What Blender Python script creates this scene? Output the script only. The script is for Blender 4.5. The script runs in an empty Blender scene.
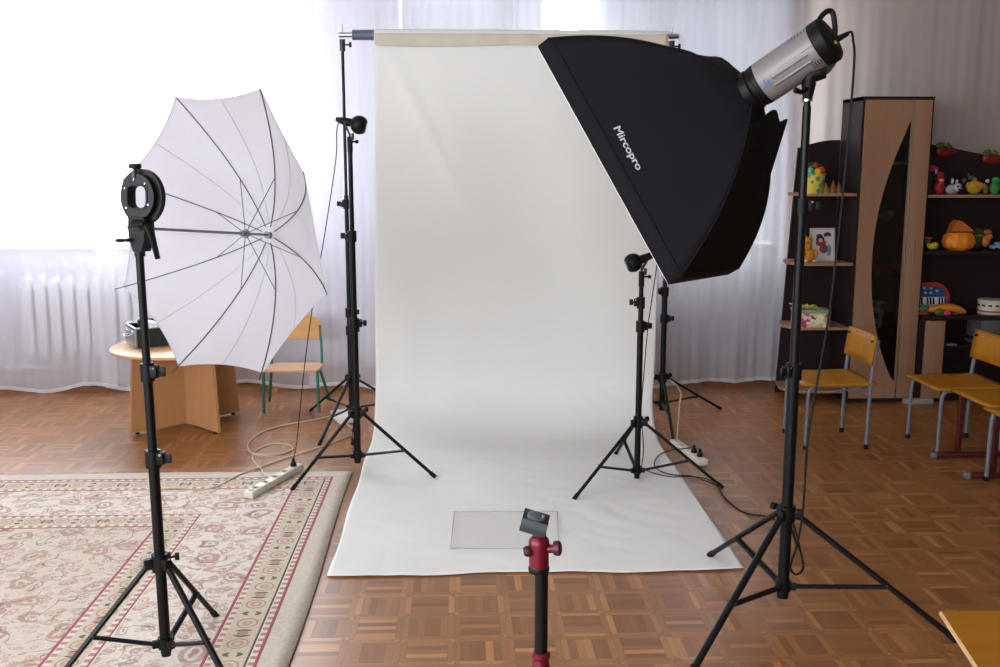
import bpy, bmesh, math, random
from math import sin, cos, pi, radians as R_
from mathutils import Vector as V, Matrix as MX, noise as NZ
SC = bpy.context.scene
COL = SC.collection

# ------------------------------------------------------------------ camera
cd = bpy.data.cameras.new('camera'); cam = bpy.data.objects.new('camera', cd); COL.objects.link(cam)
cd.sensor_width = 36.0; cd.lens = 36.0; cd.clip_start = 0.05; cd.clip_end = 200
cam.location = (0, 0, 1.6)
cam.rotation_euler = (R_(90 - 9.564), 0, R_(-2.259))
SC.camera = cam
# ------------------------------------------------------------------ colour, exposure
SC.view_settings.view_transform = 'Standard'
SC.view_settings.look = 'None'
SC.view_settings.exposure = 0.58
SC.view_settings.gamma = 1.0
SC.view_settings.use_curve_mapping = False
# ------------------------------------------------------------------ world: bright overcast sky
wd = bpy.data.worlds.new('overcast_sky'); SC.world = wd; wd.use_nodes = True
wb = wd.node_tree.nodes['Background']
wb.inputs[0].default_value = (0.93, 0.96, 1.0, 1); wb.inputs[1].default_value = 12.0
BACK = 7.35; LEFT = -4.4; RIGHT = 4.7; FRONT = -3.0; CEIL = 3.2
WINS = [  # (wall, a0, a1, z0, z1)
    ('back', -4.05, -1.08, 1.03, 2.95), ('back', -0.42, 2.40, 1.03, 2.95),
    ('left', -2.4, 1.8, 1.0, 2.95), ('front', -3.9, -.5, 1.0, 2.95)]  # front window: unseen, added to light the backdrop from behind the camera
def portal(loc, rot, sx, sy):
    l = bpy.data.lights.new('window_daylight', 'AREA'); l.shape = 'RECTANGLE'; l.size = sx; l.size_y = sy
    l.cycles.is_portal = True
    o = bpy.data.objects.new('window_daylight', l); COL.objects.link(o); o.location = loc; o.rotation_euler = rot
for w, a0, a1, z0, z1 in WINS:
    if w == 'back': portal(((a0 + a1) / 2, BACK + .22, (z0 + z1) / 2), (R_(-90), 0, 0), a1 - a0, z1 - z0)
    elif w == 'front': portal(((a0 + a1) / 2, FRONT - .22, (z0 + z1) / 2), (R_(90), 0, 0), a1 - a0, z1 - z0)
    else: portal((LEFT - .22, (a0 + a1) / 2, (z0 + z1) / 2), (0, R_(-90), 0), z1 - z0, a1 - a0)

# ================================================================== helpers
def lin(c):
    return tuple(((x / 255) / 12.92 if x / 255 <= .04045 else ((x / 255 + .055) / 1.055) ** 2.4) for x in c) + (1,)
class NT:
    def __init__(s, name):
        s.m = bpy.data.materials.new(name); s.m.use_nodes = True; s.t = s.m.node_tree; s.n = s.t.nodes
        s.b = s.n['Principled BSDF']; s.out = s.n['Material Output']
    def new(s, typ, **kw):
        n = s.n.new(typ)
        for k, v in kw.items(): setattr(n, k, v)
        return n
    def put(s, sock, v):
        if hasattr(v, 'is_output'): s.t.links.new(v, sock)
        else: sock.default_value = v
    def m_(s, op, a, b=0.0, c=0.0):
        n = s.new('ShaderNodeMath', operation=op)
        s.put(n.inputs[0], a); s.put(n.inputs[1], b); s.put(n.inputs[2], c)
        return n.outputs[0]
    def mix(s, f, a, b):
        n = s.new('ShaderNodeMix', data_type='RGBA'); s.put(n.inputs[0], f)
        s.put(n.inputs[6], a); s.put(n.inputs[7], b); return n.outputs[2]
    def obj(s): return s.new('ShaderNodeTexCoord').outputs['Object']
    def geo(s): return s.new('ShaderNodeNewGeometry').outputs['Position']
    def xyz(s, v):
        n = s.new('ShaderNodeSeparateXYZ'); s.put(n.inputs[0], v); return n.outputs
    def comb(s, x, y, z):
        n = s.new('ShaderNodeCombineXYZ'); s.put(n.inputs[0], x); s.put(n.inputs[1], y); s.put(n.inputs[2], z); return n.outputs[0]
    def noise(s, vec, sc, det=3.0, rough=.5):
        n = s.new('ShaderNodeTexNoise'); s.put(n.inputs['Vector'], vec); n.inputs['Scale'].default_value = sc
        n.inputs['Detail'].default_value = det; n.inputs['Roughness'].default_value = rough; return n.outputs['Fac']
    def map(s, vec, sc):
        n = s.new('ShaderNodeMapping'); s.put(n.inputs[0], vec); n.inputs['Scale'].default_value = sc; return n.outputs[0]
    def bump(s, h, st=.2, dist=.01):
        n = s.new('ShaderNodeBump'); n.inputs['Strength'].default_value = st; n.inputs['Distance'].default_value = dist
        s.put(n.inputs['Height'], h); return n.outputs[0]
    def set(s, **kw):
        for k, v in kw.items(): s.put(s.b.inputs[k.replace('_', ' ')], v)
        return s.m
def mat(name, c, rough=.5, metal=0.0, var=.06, vs=12.0, bump=0.0, bs=200.0, spec=.5, sub=None):
    t = NT(name); c = lin(c) if max(c) > 1 else c
    n = t.noise(t.obj(), vs, 4)
    d = tuple(x * (1 - var * 2) for x in c[:3]) + (1,); l = tuple(min(1, x * (1 + var)) for x in c[:3]) + (1,)
    t.set(Base_Color=t.mix(n, d, l), Roughness=rough, Metallic=metal)
    t.b.inputs['Specular IOR Level'].default_value = min(spec, .22) if max(c[:3]) < .02 else spec
    if bump: t.set(Normal=t.bump(t.noise(t.obj(), bs, 2), bump, .002))
    return t.m
def W(o):
    m = MX.Identity(4)
    while o is not None:
        m = MX.LocRotScale(o.location, o.rotation_euler, o.scale) @ m; o = o.parent
    return m
def obj(name, bm, m, parent=None, smooth=True, label=None, kind=None):
    me = bpy.data.meshes.new(name)
    if parent is not None: bm.transform(W(parent).inverted())
    bmesh.ops.recalc_face_normals(bm, faces=bm.faces)
    bm.to_mesh(me); bm.free()
    for x in (m if isinstance(m, (list, tuple)) else [m]): me.materials.append(x)
    if smooth:
        me.shade_smooth(); me.set_sharp_from_angle(angle=R_(38))
    o = bpy.data.objects.new(name, me); COL.objects.link(o)
    if parent is not None: o.parent = parent
    if label: o['label'] = label
    if kind: o['kind'] = kind
    return o
def tag(o, label, cat, group=None):
    o['label'] = label; o['category'] = cat
    if group: o['group'] = group
    return o
def thing(name, label, cat, loc=(0, 0, 0), rotz=0, group=None):
    o = bpy.data.objects.new(name, None); COL.objects.link(o); o.empty_display_size = .05
    o.location = loc; o.rotation_euler = (0, 0, rotz)
    return tag(o, label, cat, group)
def dup(root, loc=None, rotz=None, label=None):
    r = root.copy(); COL.objects.link(r)
    if loc is not None: r.location = loc
    if rotz is not None: r.rotation_euler = (0, 0, rotz)
    if label: r['label'] = label
    for ch in [x for x in SC.objects if x.parent == root]:
        c = ch.copy(); COL.objects.link(c); c.parent = r
        for g in [x for x in SC.objects if x.parent == ch]:
            d = g.copy(); COL.objects.link(d); d.parent = c
    return r
def NB(): return bmesh.new()
def box(bm, c, s, bev=0.0, M=None, mi=0):
    r = bmesh.ops.create_cube(bm, size=1.0)
    vs = r['verts']
    for v in vs: v.co = V((v.co.x * s[0], v.co.y * s[1], v.co.z * s[2]))
    fs = set(f for v in vs for f in v.link_faces)
    if bev > 0:
        es = list(set(e for v in vs for e in v.link_edges))
        rr = bmesh.ops.bevel(bm, geom=es + list(vs), offset=min(bev, min(s) * .45), segments=2, affect='EDGES', profile=.5)
        vs = list(set(v for f in rr['faces'] for v in f.verts) | set(v for v in vs if v.is_valid))
        fs = set(f for v in vs for f in v.link_faces)
    T = MX.Translation(V(c)) @ (M.to_4x4() if M is not None else MX.Identity(4))
    for v in vs: v.co = T @ v.co
    for f in fs: f.material_index = mi
def frame_of(d):
    d = V(d).normalized(); up = V((0, 0, 1)) if abs(d.z) < .95 else V((1, 0, 0))
    x = up.cross(d).normalized(); y = d.cross(x); return x, y, d
def tube(bm, pts, r, n=10, cap=True, flat=1.0, closed=False, mi=0):
    pts = [V(p) for p in pts]; m = len(pts)
    rs = r if isinstance(r, (list, tuple)) else [r] * m
    x, y, d = frame_of(pts[1] - pts[0]); rings = []
    for i, p in enumerate(pts):
        if closed: t = (pts[(i + 1) % m] - pts[i - 1])
        else: t = (pts[min(i + 1, m - 1)] - pts[max(i - 1, 0)])
        t = t.normalized(); x = (x - t * x.dot(t))
        x = x.normalized() if x.length > 1e-6 else frame_of(t)[0]
        y = t.cross(x)
        rings.append([bm.verts.new(p + (x * cos(2 * pi * (k + .5) / n) + y * sin(2 * pi * (k + .5) / n) * flat) * rs[i]) for k in range(n)])
    for i in range(m - (0 if closed else 1)):
        a, b = rings[i], rings[(i + 1) % m]
        for k in range(n):
            f = bm.faces.new((a[k], a[(k + 1) % n], b[(k + 1) % n], b[k])); f.material_index = mi
    if cap and not closed:
        for q in (rings[0], rings[-1]):
            f = bm.faces.new(q); f.material_index = mi
def smoothpts(pts, k=6):
    pts = [V(p) for p in pts]; out = []
    for i in range(len(pts) - 1):
        p0 = pts[max(i - 1, 0)]; p1 = pts[i]; p2 = pts[i + 1]; p3 = pts[min(i + 2, len(pts) - 1)]
        for j in range(k):
            t = j / k
            out.append(.5 * ((2 * p1) + (p2 - p0) * t + (2 * p0 - 5 * p1 + 4 * p2 - p3) * t * t + (3 * p1 - p0 - 3 * p2 + p3) * t ** 3))
    out.append(pts[-1]); return out
def lathe(bm, prof, n=24, M=None, mi=0):
    M = M or MX.Identity(4); rings = []
    for r, z in prof:
        if r < 1e-5: rings.append([bm.verts.new(M @ V((0, 0, z)))])
        else: rings.append([bm.verts.new(M @ V((r * cos(2 * pi * k / n), r * sin(2 * pi * k / n), z))) for k in range(n)])
    for a, b in zip(rings, rings[1:]):
        for k in range(n):
            k2 = (k + 1) % n
            if len(a) == 1 and len(b) == 1: continue
            if len(a) == 1: f = bm.faces.new((a[0], b[k], b[k2]))
            elif len(b) == 1: f = bm.faces.new((a[k], a[k2], b[0]))
            else: f = bm.faces.new((a[k], a[k2], b[k2], b[k]))
            f.material_index = mi
    for q in (rings[0], rings[-1]):
        if len(q) > 2: bm.faces.new(q).material_index = mi
def cyl(bm, p0, p1, r, n=16, r2=None, mi=0):
    p0 = V(p0); p1 = V(p1); x, y, d = frame_of(p1 - p0)
    M = MX.Translation(p0) @ MX((x, y, d)).transposed().to_4x4()
    lathe(bm, [(r, 0), (r if r2 is None else r2, (p1 - p0).length)], n, M, mi)
def axisM(p, d):
    x, y, d = frame_of(d); return MX.Translation(V(p)) @ MX((x, y, d)).transposed().to_4x4()
def ball(bm, c, r, n=16, M=None, mi=0):
    r = r if isinstance(r, (list, tuple)) else (r, r, r)
    rr = bmesh.ops.create_uvsphere(bm, u_segments=n, v_segments=max(6, n // 2), radius=1)
    T = MX.Translation(V(c)) @ (M.to_4x4() if M is not None else MX.Identity(4)) @ MX.Diagonal((r[0], r[1], r[2], 1))
    for v in rr['verts']: v.co = T @ v.co
    for f in set(f for v in rr['verts'] for f in v.link_faces): f.material_index = mi
def prism(bm, poly, d0, d1, M=None, mi=0):
    """poly in local xy, extruded along local z from d0 to d1"""
    M = M or MX.Identity(4)
    a = [bm.verts.new(M @ V((x, y, d0))) for x, y in poly]; b = [bm.verts.new(M @ V((x, y, d1))) for x, y in poly]
    n = len(poly)
    fs = [bm.faces.new(a[::-1]), bm.faces.new(b)] + [bm.faces.new((a[i], a[(i + 1) % n], b[(i + 1) % n], b[i])) for i in range(n)]
    for f in fs: f.material_index = mi
def ringprism(bm, outer, inner, d0, d1, M=None):
    M = M or MX.Identity(4); n = len(outer)
    L = [[bm.verts.new(M @ V((x, y, d))) for x, y in P] for P, d in ((outer, d0), (outer, d1), (inner, d1), (inner, d0))]
    for i in range(4):
        a, b = L[i], L[(i + 1) % 4]
        for k in range(n): bm.faces.new((a[k], a[(k + 1) % n], b[(k + 1) % n], b[k]))
XZ = MX(((1, 0, 0, 0), (0, 0, -1, 0), (0, 1, 0, 0), (0, 0, 0, 1)))      # local xy -> world xz, extrude towards -y
def grid(bm, nu, nv, fn, mi=0, wrap=False):
    g = [[bm.verts.new(fn(i / nu, j / nv)) for i in range(nu + 1)] for j in range(nv + 1)]
    for j in range(nv):
        for i in range(nu):
            f = bm.faces.new((g[j][i], g[j][i + 1], g[j + 1][i + 1], g[j + 1][i])); f.material_index = mi
    return g
def solidify(o, t, off=0.0):
    m = o.modifiers.new('thickness', 'SOLIDIFY'); m.thickness = t; m.offset = off

# ================================================================== materials
def parquet():
    t = NT('parquet'); s = .181
    p = t.xyz(t.geo()); X = t.m_('DIVIDE', t.m_('ADD', p[0], .03), s); Y = t.m_('DIVIDE', t.m_('ADD', p[1], .05), s)
    cu = t.m_('FLOOR', X); cv = t.m_('FLOOR', Y); u = t.m_('FRACT', X); v = t.m_('FRACT', Y)
    a = t.m_('ABSOLUTE', t.m_('SUBTRACT', u, .5)); b = t.m_('ABSOLUTE', t.m_('SUBTRACT', v, .5))
    d = t.m_('MAXIMUM', a, b)
    par = t.m_('FLOORED_MODULO', t.m_('ADD', cu, cv), 2.0)
    fr = t.m_('GREATER_THAN', d, .375)
    ab = t.m_('GREATER_THAN', a, b)
    side = t.m_('ADD', t.m_('MULTIPLY', ab, 2.0), t.m_('ADD', t.m_('MULTIPLY', ab, t.m_('GREATER_THAN', u, .5)),
              t.m_('MULTIPLY', t.m_('SUBTRACT', 1.0, ab), t.m_('GREATER_THAN', v, .5))))
    corner = t.m_('GREATER_THAN', t.m_('ADD', a, b), .84)
    wc = t.m_('ADD', t.m_('MULTIPLY', par, u), t.m_('MULTIPLY', t.m_('SUBTRACT', 1.0, par), v))
    ws = t.m_('MULTIPLY', t.m_('SUBTRACT', wc, .125), 5 / .75)
    ci = t.m_('ADD', t.m_('FLOOR', ws), 20.0)
    idn = t.m_('ADD', t.m_('MULTIPLY', fr, t.m_('ADD', side, t.m_('MULTIPLY', corner, 5.0))), t.m_('MULTIPLY', t.m_('SUBTRACT', 1.0, fr), ci))
    wn = t.new('ShaderNodeTexWhiteNoise', noise_dimensions='3D'); t.put(wn.inputs['Vector'], t.comb(cu, cv, idn))
    h = wn.outputs['Value']
    l1 = t.m_('LESS_THAN', t.m_('ABSOLUTE', t.m_('SUBTRACT', d, .375)), .007)
    l2 = t.m_('GREATER_THAN', d, .494)
    l3 = t.m_('MULTIPLY', fr, t.m_('LESS_THAN', t.m_('ABSOLUTE', t.m_('SUBTRACT', a, b)), .008))
    l4 = t.m_('MULTIPLY', t.m_('SUBTRACT', 1.0, fr), t.m_('LESS_THAN', t.m_('FRACT', ws), .05))
    l5 = t.m_('LESS_THAN', t.m_('ABSOLUTE', t.m_('SUBTRACT', t.m_('ADD', a, b), .84)), .006)
    ln = t.m_('MAXIMUM', t.m_('MAXIMUM', t.m_('MAXIMUM', l1, l2), l3), t.m_('MAXIMUM', l4, l5))
    cr = t.new('ShaderNodeValToRGB'); t.put(cr.inputs[0], h); e = cr.color_ramp.elements
    e[0].position = 0; e[0].color = lin((122, 76, 38)); e[1].position = 1; e[1].color = lin((190, 132, 76))
    for q, c in ((.3, (136, 87, 45)), (.6, (146, 94, 50)), (.85, (160, 107, 60))):
        x = e.new(q); x.color = lin(c)
    g1 = t.noise(t.map(t.geo(), (60, 6, 1)), 4, 3); g2 = t.noise(t.map(t.geo(), (6, 60, 1)), 4, 3)
    g = t.m_('ADD', t.m_('MULTIPLY', par, g1), t.m_('MULTIPLY', t.m_('SUBTRACT', 1.0, par), g2))
    big = t.noise(t.geo(), .9, 3)
    c = t.mix(t.m_('MULTIPLY', g, .3), cr.outputs[0], lin((84, 52, 30)))
    c = t.mix(t.m_('MULTIPLY', big, .25), c, lin((150, 94, 50)))
    c = t.mix(t.m_('MULTIPLY', fr, .22), c, lin((180, 126, 76)))
    c = t.mix(t.m_('MULTIPLY', ln, .28), c, lin((66, 40, 24)))
    rough = t.m_('ADD', .285, t.m_('MULTIPLY', t.noise(t.geo(), 3.0, 4), .10))
    return t.set(Base_Color=c, Roughness=rough, Normal=t.bump(ln, .05, -.0006))
RX, RY = -0.57, 5.10
def rugmat():
    t = NT('woven_rug'); p = t.xyz(t.geo()); x, y = p[0], p[1]
    dx = t.m_('SUBTRACT', RX, x); dy = t.m_('SUBTRACT', RY, y)
    d = t.m_('MINIMUM', dx, dy); isx = t.m_('LESS_THAN', dx, dy)
    q = t.m_('ADD', t.m_('MULTIPLY', isx, y), t.m_('MULTIPLY', t.m_('SUBTRACT', 1.0, isx), x))
    cream = lin((226, 216, 208)); plain = lin((210, 202, 188)); pink = lin((158, 66, 84)); beige = lin((206, 194, 174)); green = lin((58, 60, 54)); red = lin((170, 112, 104)); tan = lin((178, 146, 112))
    cr = t.new('ShaderNodeValToRGB'); cr.color_ramp.interpolation = 'CONSTANT'; t.put(cr.inputs[0], d)
    e = cr.color_ramp.elements; e[0].position = 0; e[0].color = plain; e[1].position = .092; e[1].color = pink
    for pos, c in ((.102, cream), (.126, green), (.136, beige), (.240, cream), (.264, pink), (.274, cream), (.63, pink), (.638, cream),
                   (.662, beige), (.76, cream), (.784, pink), (.793, lin((214, 200, 188)))):
        k = e.new(pos); k.color = c
    c = cr.outputs[0]
    def band(lo, hi): return t.m_('MULTIPLY', t.m_('GREATER_THAN', d, lo), t.m_('LESS_THAN', d, hi))
    chk = t.m_('LESS_THAN', t.m_('FRACT', t.m_('DIVIDE', q, .042)), .5)
    for lo, hi in ((.103, .125), (.243, .263), (.640, .661), (.762, .783)):
        c = t.mix(t.m_('MULTIPLY', t.m_('MULTIPLY', band(lo, hi), chk), .85), c, red)
    # flowers: voronoi blossoms over every pale ground
    warp = t.new('ShaderNodeTexNoise'); t.put(warp.inputs['Vector'], t.geo()); warp.inputs['Scale'].default_value = 7
    vm = t.new('ShaderNodeVectorMath', operation='MULTIPLY_ADD'); t.put(vm.inputs[0], warp.outputs['Color']); vm.inputs[1].default_value = (.12, .12, 0); t.put(vm.inputs[2], t.geo())
    wp = vm.outputs[0]
    def vor(sc):
        n = t.new('ShaderNodeTexVoronoi', voronoi_dimensions='2D'); t.put(n.inputs['Vector'], wp); n.inputs['Scale'].default_value = sc; return n
    fl = t.m_('GREATER_THAN', d, .136)
    inner = t.m_('ADD', t.m_('MULTIPLY', band(.276, .628), 1.0), t.m_('GREATER_THAN', d, .795))
    for sc, c1, c2, r0, r1 in ((6.2, (166, 122, 84), (152, 92, 80), .17, .30), (13.0, (190, 130, 118), (166, 142, 104), .18, .32), (24.0, (186, 146, 130), (150, 128, 96), .16, .34)):
        n = vor(sc); dist = n.outputs['Distance']; sep = t.new('ShaderNodeSeparateColor'); t.put(sep.inputs[0], n.outputs['Color'])
        core = t.m_('LESS_THAN', dist, r0 * .45); ringm = t.m_('MULTIPLY', t.m_('GREATER_THAN', dist, r0), t.m_('LESS_THAN', dist, r1))
        on = t.m_('GREATER_THAN', sep.outputs[0], .35)
        cc = t.mix(t.m_('GREATER_THAN', sep.outputs[1], .5), lin(c1), lin(c2))
        c = t.mix(t.m_('MULTIPLY', t.m_('MULTIPLY', inner, on), t.m_('MULTIPLY', ringm, .55)), c, cc)
        c = t.mix(t.m_('MULTIPLY', t.m_('MULTIPLY', inner, on), t.m_('MULTIPLY', core, .6)), c, lin((150, 84, 84)))
    vn = t.noise(wp, 5.0, 1.5)
    vine = t.m_('LESS_THAN', t.m_('ABSOLUTE', t.m_('SUBTRACT', t.m_('FRACT', t.m_('MULTIPLY', vn, 5.0)), .5)), .035)
    c = t.mix(t.m_('MULTIPLY', t.m_('MULTIPLY', inner, vine), .55), c, lin((104, 78, 70)))
    # scroll and hook motifs on the two beige bands
    for mid, per, dk in ((.188, .31, .032), (.711, .25, .026)):
        bnd = band(mid - .05, mid + .05); dd = t.m_('SUBTRACT', d, mid)
        def ring(off, rad, w, sx=1.0, gap=None):
            pq = t.m_('SUBTRACT', t.m_('MULTIPLY', t.m_('FRACT', t.m_('DIVIDE', t.m_('ADD', q, off), per)), per), per / 2)
            rr = t.m_('SQRT', t.m_('ADD', t.m_('POWER', t.m_('ABSOLUTE', t.m_('MULTIPLY', pq, sx)), 2.0), t.m_('POWER', t.m_('ABSOLUTE', dd), 2.0)))
            m = t.m_('LESS_THAN', t.m_('ABSOLUTE', t.m_('SUBTRACT', rr, rad)), w)
            if gap is not None: m = t.m_('MULTIPLY', m, t.m_('GREATER_THAN', t.m_('ABSOLUTE', pq if gap else dd), rad * .5))
            return t.m_('MULTIPLY', m, bnd)
        c = t.mix(t.m_('MULTIPLY', ring(per * .25, .034, .0035), .7), c, lin((164, 108, 92)))
        c = t.mix(t.m_('MULTIPLY', ring(per * .25, .016, .006), .6), c, lin((176, 112, 104)))
        c = t.mix(t.m_('MULTIPLY', ring(per * .75, .034, .0035), .7), c, lin((164, 108, 92)))
        c = t.mix(t.m_('MULTIPLY', ring(per * .75, .012, .007), .6), c, lin((176, 132, 100)))
        c = t.mix(t.m_('MULTIPLY', ring(0, dk * .95, .007, 1.3, True), .9), c, green)
        c = t.mix(t.m_('MULTIPLY', ring(0, .010, .010), .6), c, lin((160, 96, 88)))
        c = t.mix(t.m_('MULTIPLY', ring(per * .5, dk * .8, .009, 2.0, False), .9), c, green)
    nz = t.noise(t.geo(), 260, 2)
    nz2 = t.noise(t.geo(), 70, 3)
    c = t.mix(t.m_('MULTIPLY', t.m_('SUBTRACT', nz2, .38), .8), c, lin((154, 122, 104)))
    c = t.mix(t.m_('MULTIPLY', nz, .16), c, lin((150, 132, 112)))
    return t.set(Base_Color=c, Roughness=.95, Normal=t.bump(nz, .4, .003))
def sheer(name, tint, tr, facing=.35, var=.0, tls=.5):
    t = NT(name); t.n.remove(t.b)
    g = t.xyz(t.geo())
    fine = t.noise(t.comb(t.m_('MULTIPLY', g[0], 1.0), 0.0, t.m_('MULTIPLY', g[2], .12)), 9.0, 3)
    lw = t.new('ShaderNodeLayerWeight'); lw.inputs[0].default_value = .35
    di = t.new('ShaderNodeBsdfDiffuse'); di.inputs[0].default_value = tint
    tl = t.new('ShaderNodeBsdfTranslucent'); tl.inputs[0].default_value = tint
    tp = t.new('ShaderNodeBsdfTransparent'); tp.inputs[0].default_value = (1, 1, 1, 1)
    m1 = t.new('ShaderNodeMixShader'); m1.inputs[0].default_value = tls
    t.t.links.new(di.outputs[0], m1.inputs[1]); t.t.links.new(tl.outputs[0], m1.inputs[2])
    m2 = t.new('ShaderNodeMixShader')
    op = t.m_('ADD', t.m_('SUBTRACT', 1 - tr, var * .5), t.m_('ADD', t.m_('MULTIPLY', lw.outputs['Facing'], facing), t.m_('MULTIPLY', fine, var)))
    n = t.new('ShaderNodeClamp'); t.put(n.inputs[0], op); t.put(m2.inputs[0], n.outputs[0])
    t.t.links.new(tp.outputs[0], m2.inputs[1]); t.t.links.new(m1.outputs[0], m2.inputs[2])
    t.t.links.new(m2.outputs[0], t.out.inputs[0]); return t.m
def cloth(name, c, trans=.35, bump=.25, bs=3.0):
    t = NT(name); t.n.remove(t.b); c = lin(c)
    col = t.mix(t.noise(t.obj(), 2.0, 4), tuple(x * .96 for x in c[:3]) + (1,), c)
    di = t.new('ShaderNodeBsdfDiffuse'); tl = t.new('ShaderNodeBsdfTranslucent'); t.put(di.inputs[0], col); t.put(tl.inputs[0], col)
    nb = t.bump(t.noise(t.obj(), bs, 5, .55), bump, .03); t.put(di.inputs['Normal'], nb)
    m = t.new('ShaderNodeMixShader'); m.inputs[0].default_value = trans
    t.t.links.new(di.outputs[0], m.inputs[1]); t.t.links.new(tl.outputs[0], m.inputs[2]); t.t.links.new(m.outputs[0], t.out.inputs[0]); return t.m
def thin_glass(name, tint, refl=.12, rough=.02):
    t = NT(name); t.n.remove(t.b)
    tp = t.new('ShaderNodeBsdfTransparent'); tp.inputs[0].default_value = tint
    gl = t.new('ShaderNodeBsdfGlossy'); gl.inputs[1].default_value = rough
    lw = t.new('ShaderNodeLayerWeight'); lw.inputs[0].default_value = .5
    m = t.new('ShaderNodeMixShader'); t.put(m.inputs[0], t.m_('ADD', t.m_('MULTIPLY', t.m_('POWER', lw.outputs['Facing'], 5.0), .6), refl * .3))
    t.t.links.new(tp.outputs[0], m.inputs[1]); t.t.links.new(gl.outputs[0], m.inputs[2]); t.t.links.new(m.outputs[0], t.out.inputs[0]); return t.m
def wood(name, c1, c2, axis=2, rough=.4, sc=3.0):
    t = NT(name); s = [40, 40, 40]; s[axis] = 2.0
    g = t.noise(t.map(t.obj(), tuple(s)), sc * .35, 4); return t.set(Base_Color=t.mix(g, lin(c1), lin(c2)), Roughness=rough, Specular_IOR_Level=.3)
M_floor = parquet(); M_rug = rugmat()
M_sheer = sheer('sheer_voile', (.86, .85, .91, 1), .50, .10, 0, .07)
M_sheer2 = sheer('sheer_voile_dense', (.74, .72, .755, 1), .26, .12)
M_sheer3 = sheer('dimmed_voile', (.66, .57, .52, 1), .10, .1)  # brown tint stands for the weaker light on this curtain
M_hem = sheer('voile_hem', (.92, .92, .94, 1), .15, .1)
M_wall = mat('painted_wall', (182, 179, 192), .8, var=.03)
M_wallR = mat('beige_wall', (132, 112, 98), .85, var=.04)
M_ceil = mat('white_ceiling', (205, 202, 196), .9, var=.02)
M_base = mat('painted_skirting', (150, 120, 106), .6)
M_pvc = mat('white_plastic_frame', (225, 228, 232), .4, var=.02)
M_glass = thin_glass('window_glass', (.97, .99, .99, 1), .1)
M_blk = mat('black_powdercoat', (11, 11, 13), .42, 0.0, .1)
M_blk2 = mat('black_plastic', (10, 10, 12), .5, 0, .1)
M_knob = mat('black_knob', (14, 14, 16), .5)
M_rub = mat('black_rubber', (16, 16, 17), .8)
M_chrome = mat('chrome', (190, 192, 196), .22, 1.0, .03)
M_cable_b = mat('black_cable', (18, 18, 20), .5)
M_cable_w = mat('cream_cable', (196, 178, 150), .5)
M_strip = mat('cream_plastic', (206, 200, 182), .4, var=.03)
M_fab = mat('black_nylon', (15, 13, 20), .85, 0, .12, 6, .3, 600, .25)
M_fab2 = mat('black_nylon_inner', (14, 11, 11), .9, 0, .1, 6, .3, 600, .2)
M_white = mat('white_diffuser', (238, 238, 236), .8, var=.01)
M_txt = mat('grey_print', (176, 174, 184), .7, var=.02)
M_grey = mat('titanium_housing', (132, 127, 130), .48, .25, .03)
M_shadow_print = mat('ridge_shadow_and_print', (92, 84, 84), .6)  # dark grey for the painted ridge shadows and the small print
M_blue = mat('blue_print', (38, 108, 160), .5)
M_umb = cloth('umbrella_nylon', (204, 200, 208), .45, .05, 30)
M_rib = mat('dark_steel_rib', (70, 70, 74), .35, .8)
M_shaft = mat('grey_shaft', (120, 122, 126), .35, .7)
M_drop = cloth('white_backdrop_cloth', (236, 235, 233), .10, .20, 2.2)
M_tube = mat('slate_tube', (92, 102, 116), .45, .2)
M_dgrn = mat('dark_green_black_steel', (24, 32, 34), .35, .3)
M_red = mat('crimson_anodised', (104, 10, 36), .38, .3, .05)
M_gun = mat('gunmetal', (56, 61, 66), .42, .5, .08)
M_beech = wood('beech_laminate', (190, 142, 98), (172, 124, 82), 2, .4)
M_beechL = wood('pale_beech', (208, 166, 126), (190, 146, 108), 0, .35)
M_yel = wood('honey_plywood', (178, 118, 16), (152, 96, 10), 0, .38, 2)
M_ply = wood('plywood_edge', (214, 176, 128), (188, 146, 100), 0, .6)
M_wenge = wood('wenge_laminate', (40, 23, 24), (28, 17, 19), 2, .55)
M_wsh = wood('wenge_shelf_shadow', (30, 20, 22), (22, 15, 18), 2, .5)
M_oak = wood('bleached_oak_laminate', (156, 120, 93), (140, 106, 80), 2, .4)
M_green = mat('green_enamel', (18, 110, 84), .35)
M_gleg = mat('grey_enamel', (106, 106, 115), .4)
M_dred = mat('dark_red_enamel', (74, 24, 22), .4)
M_rad = mat('white_radiator', (214, 214, 220), .4, var=.02)
M_dglass = thin_glass('smoked_cabinet_glass', (.50, .53, .54, 1), .10)
M_acr = thin_glass('acrylic_sheet', (1, .997, .998, 1), .04, .05)
M_case = mat('black_case_panel', (36, 44, 42), .45, .1)
M_alu = mat('brushed_aluminium', (170, 178, 180), .35, .9)

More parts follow.
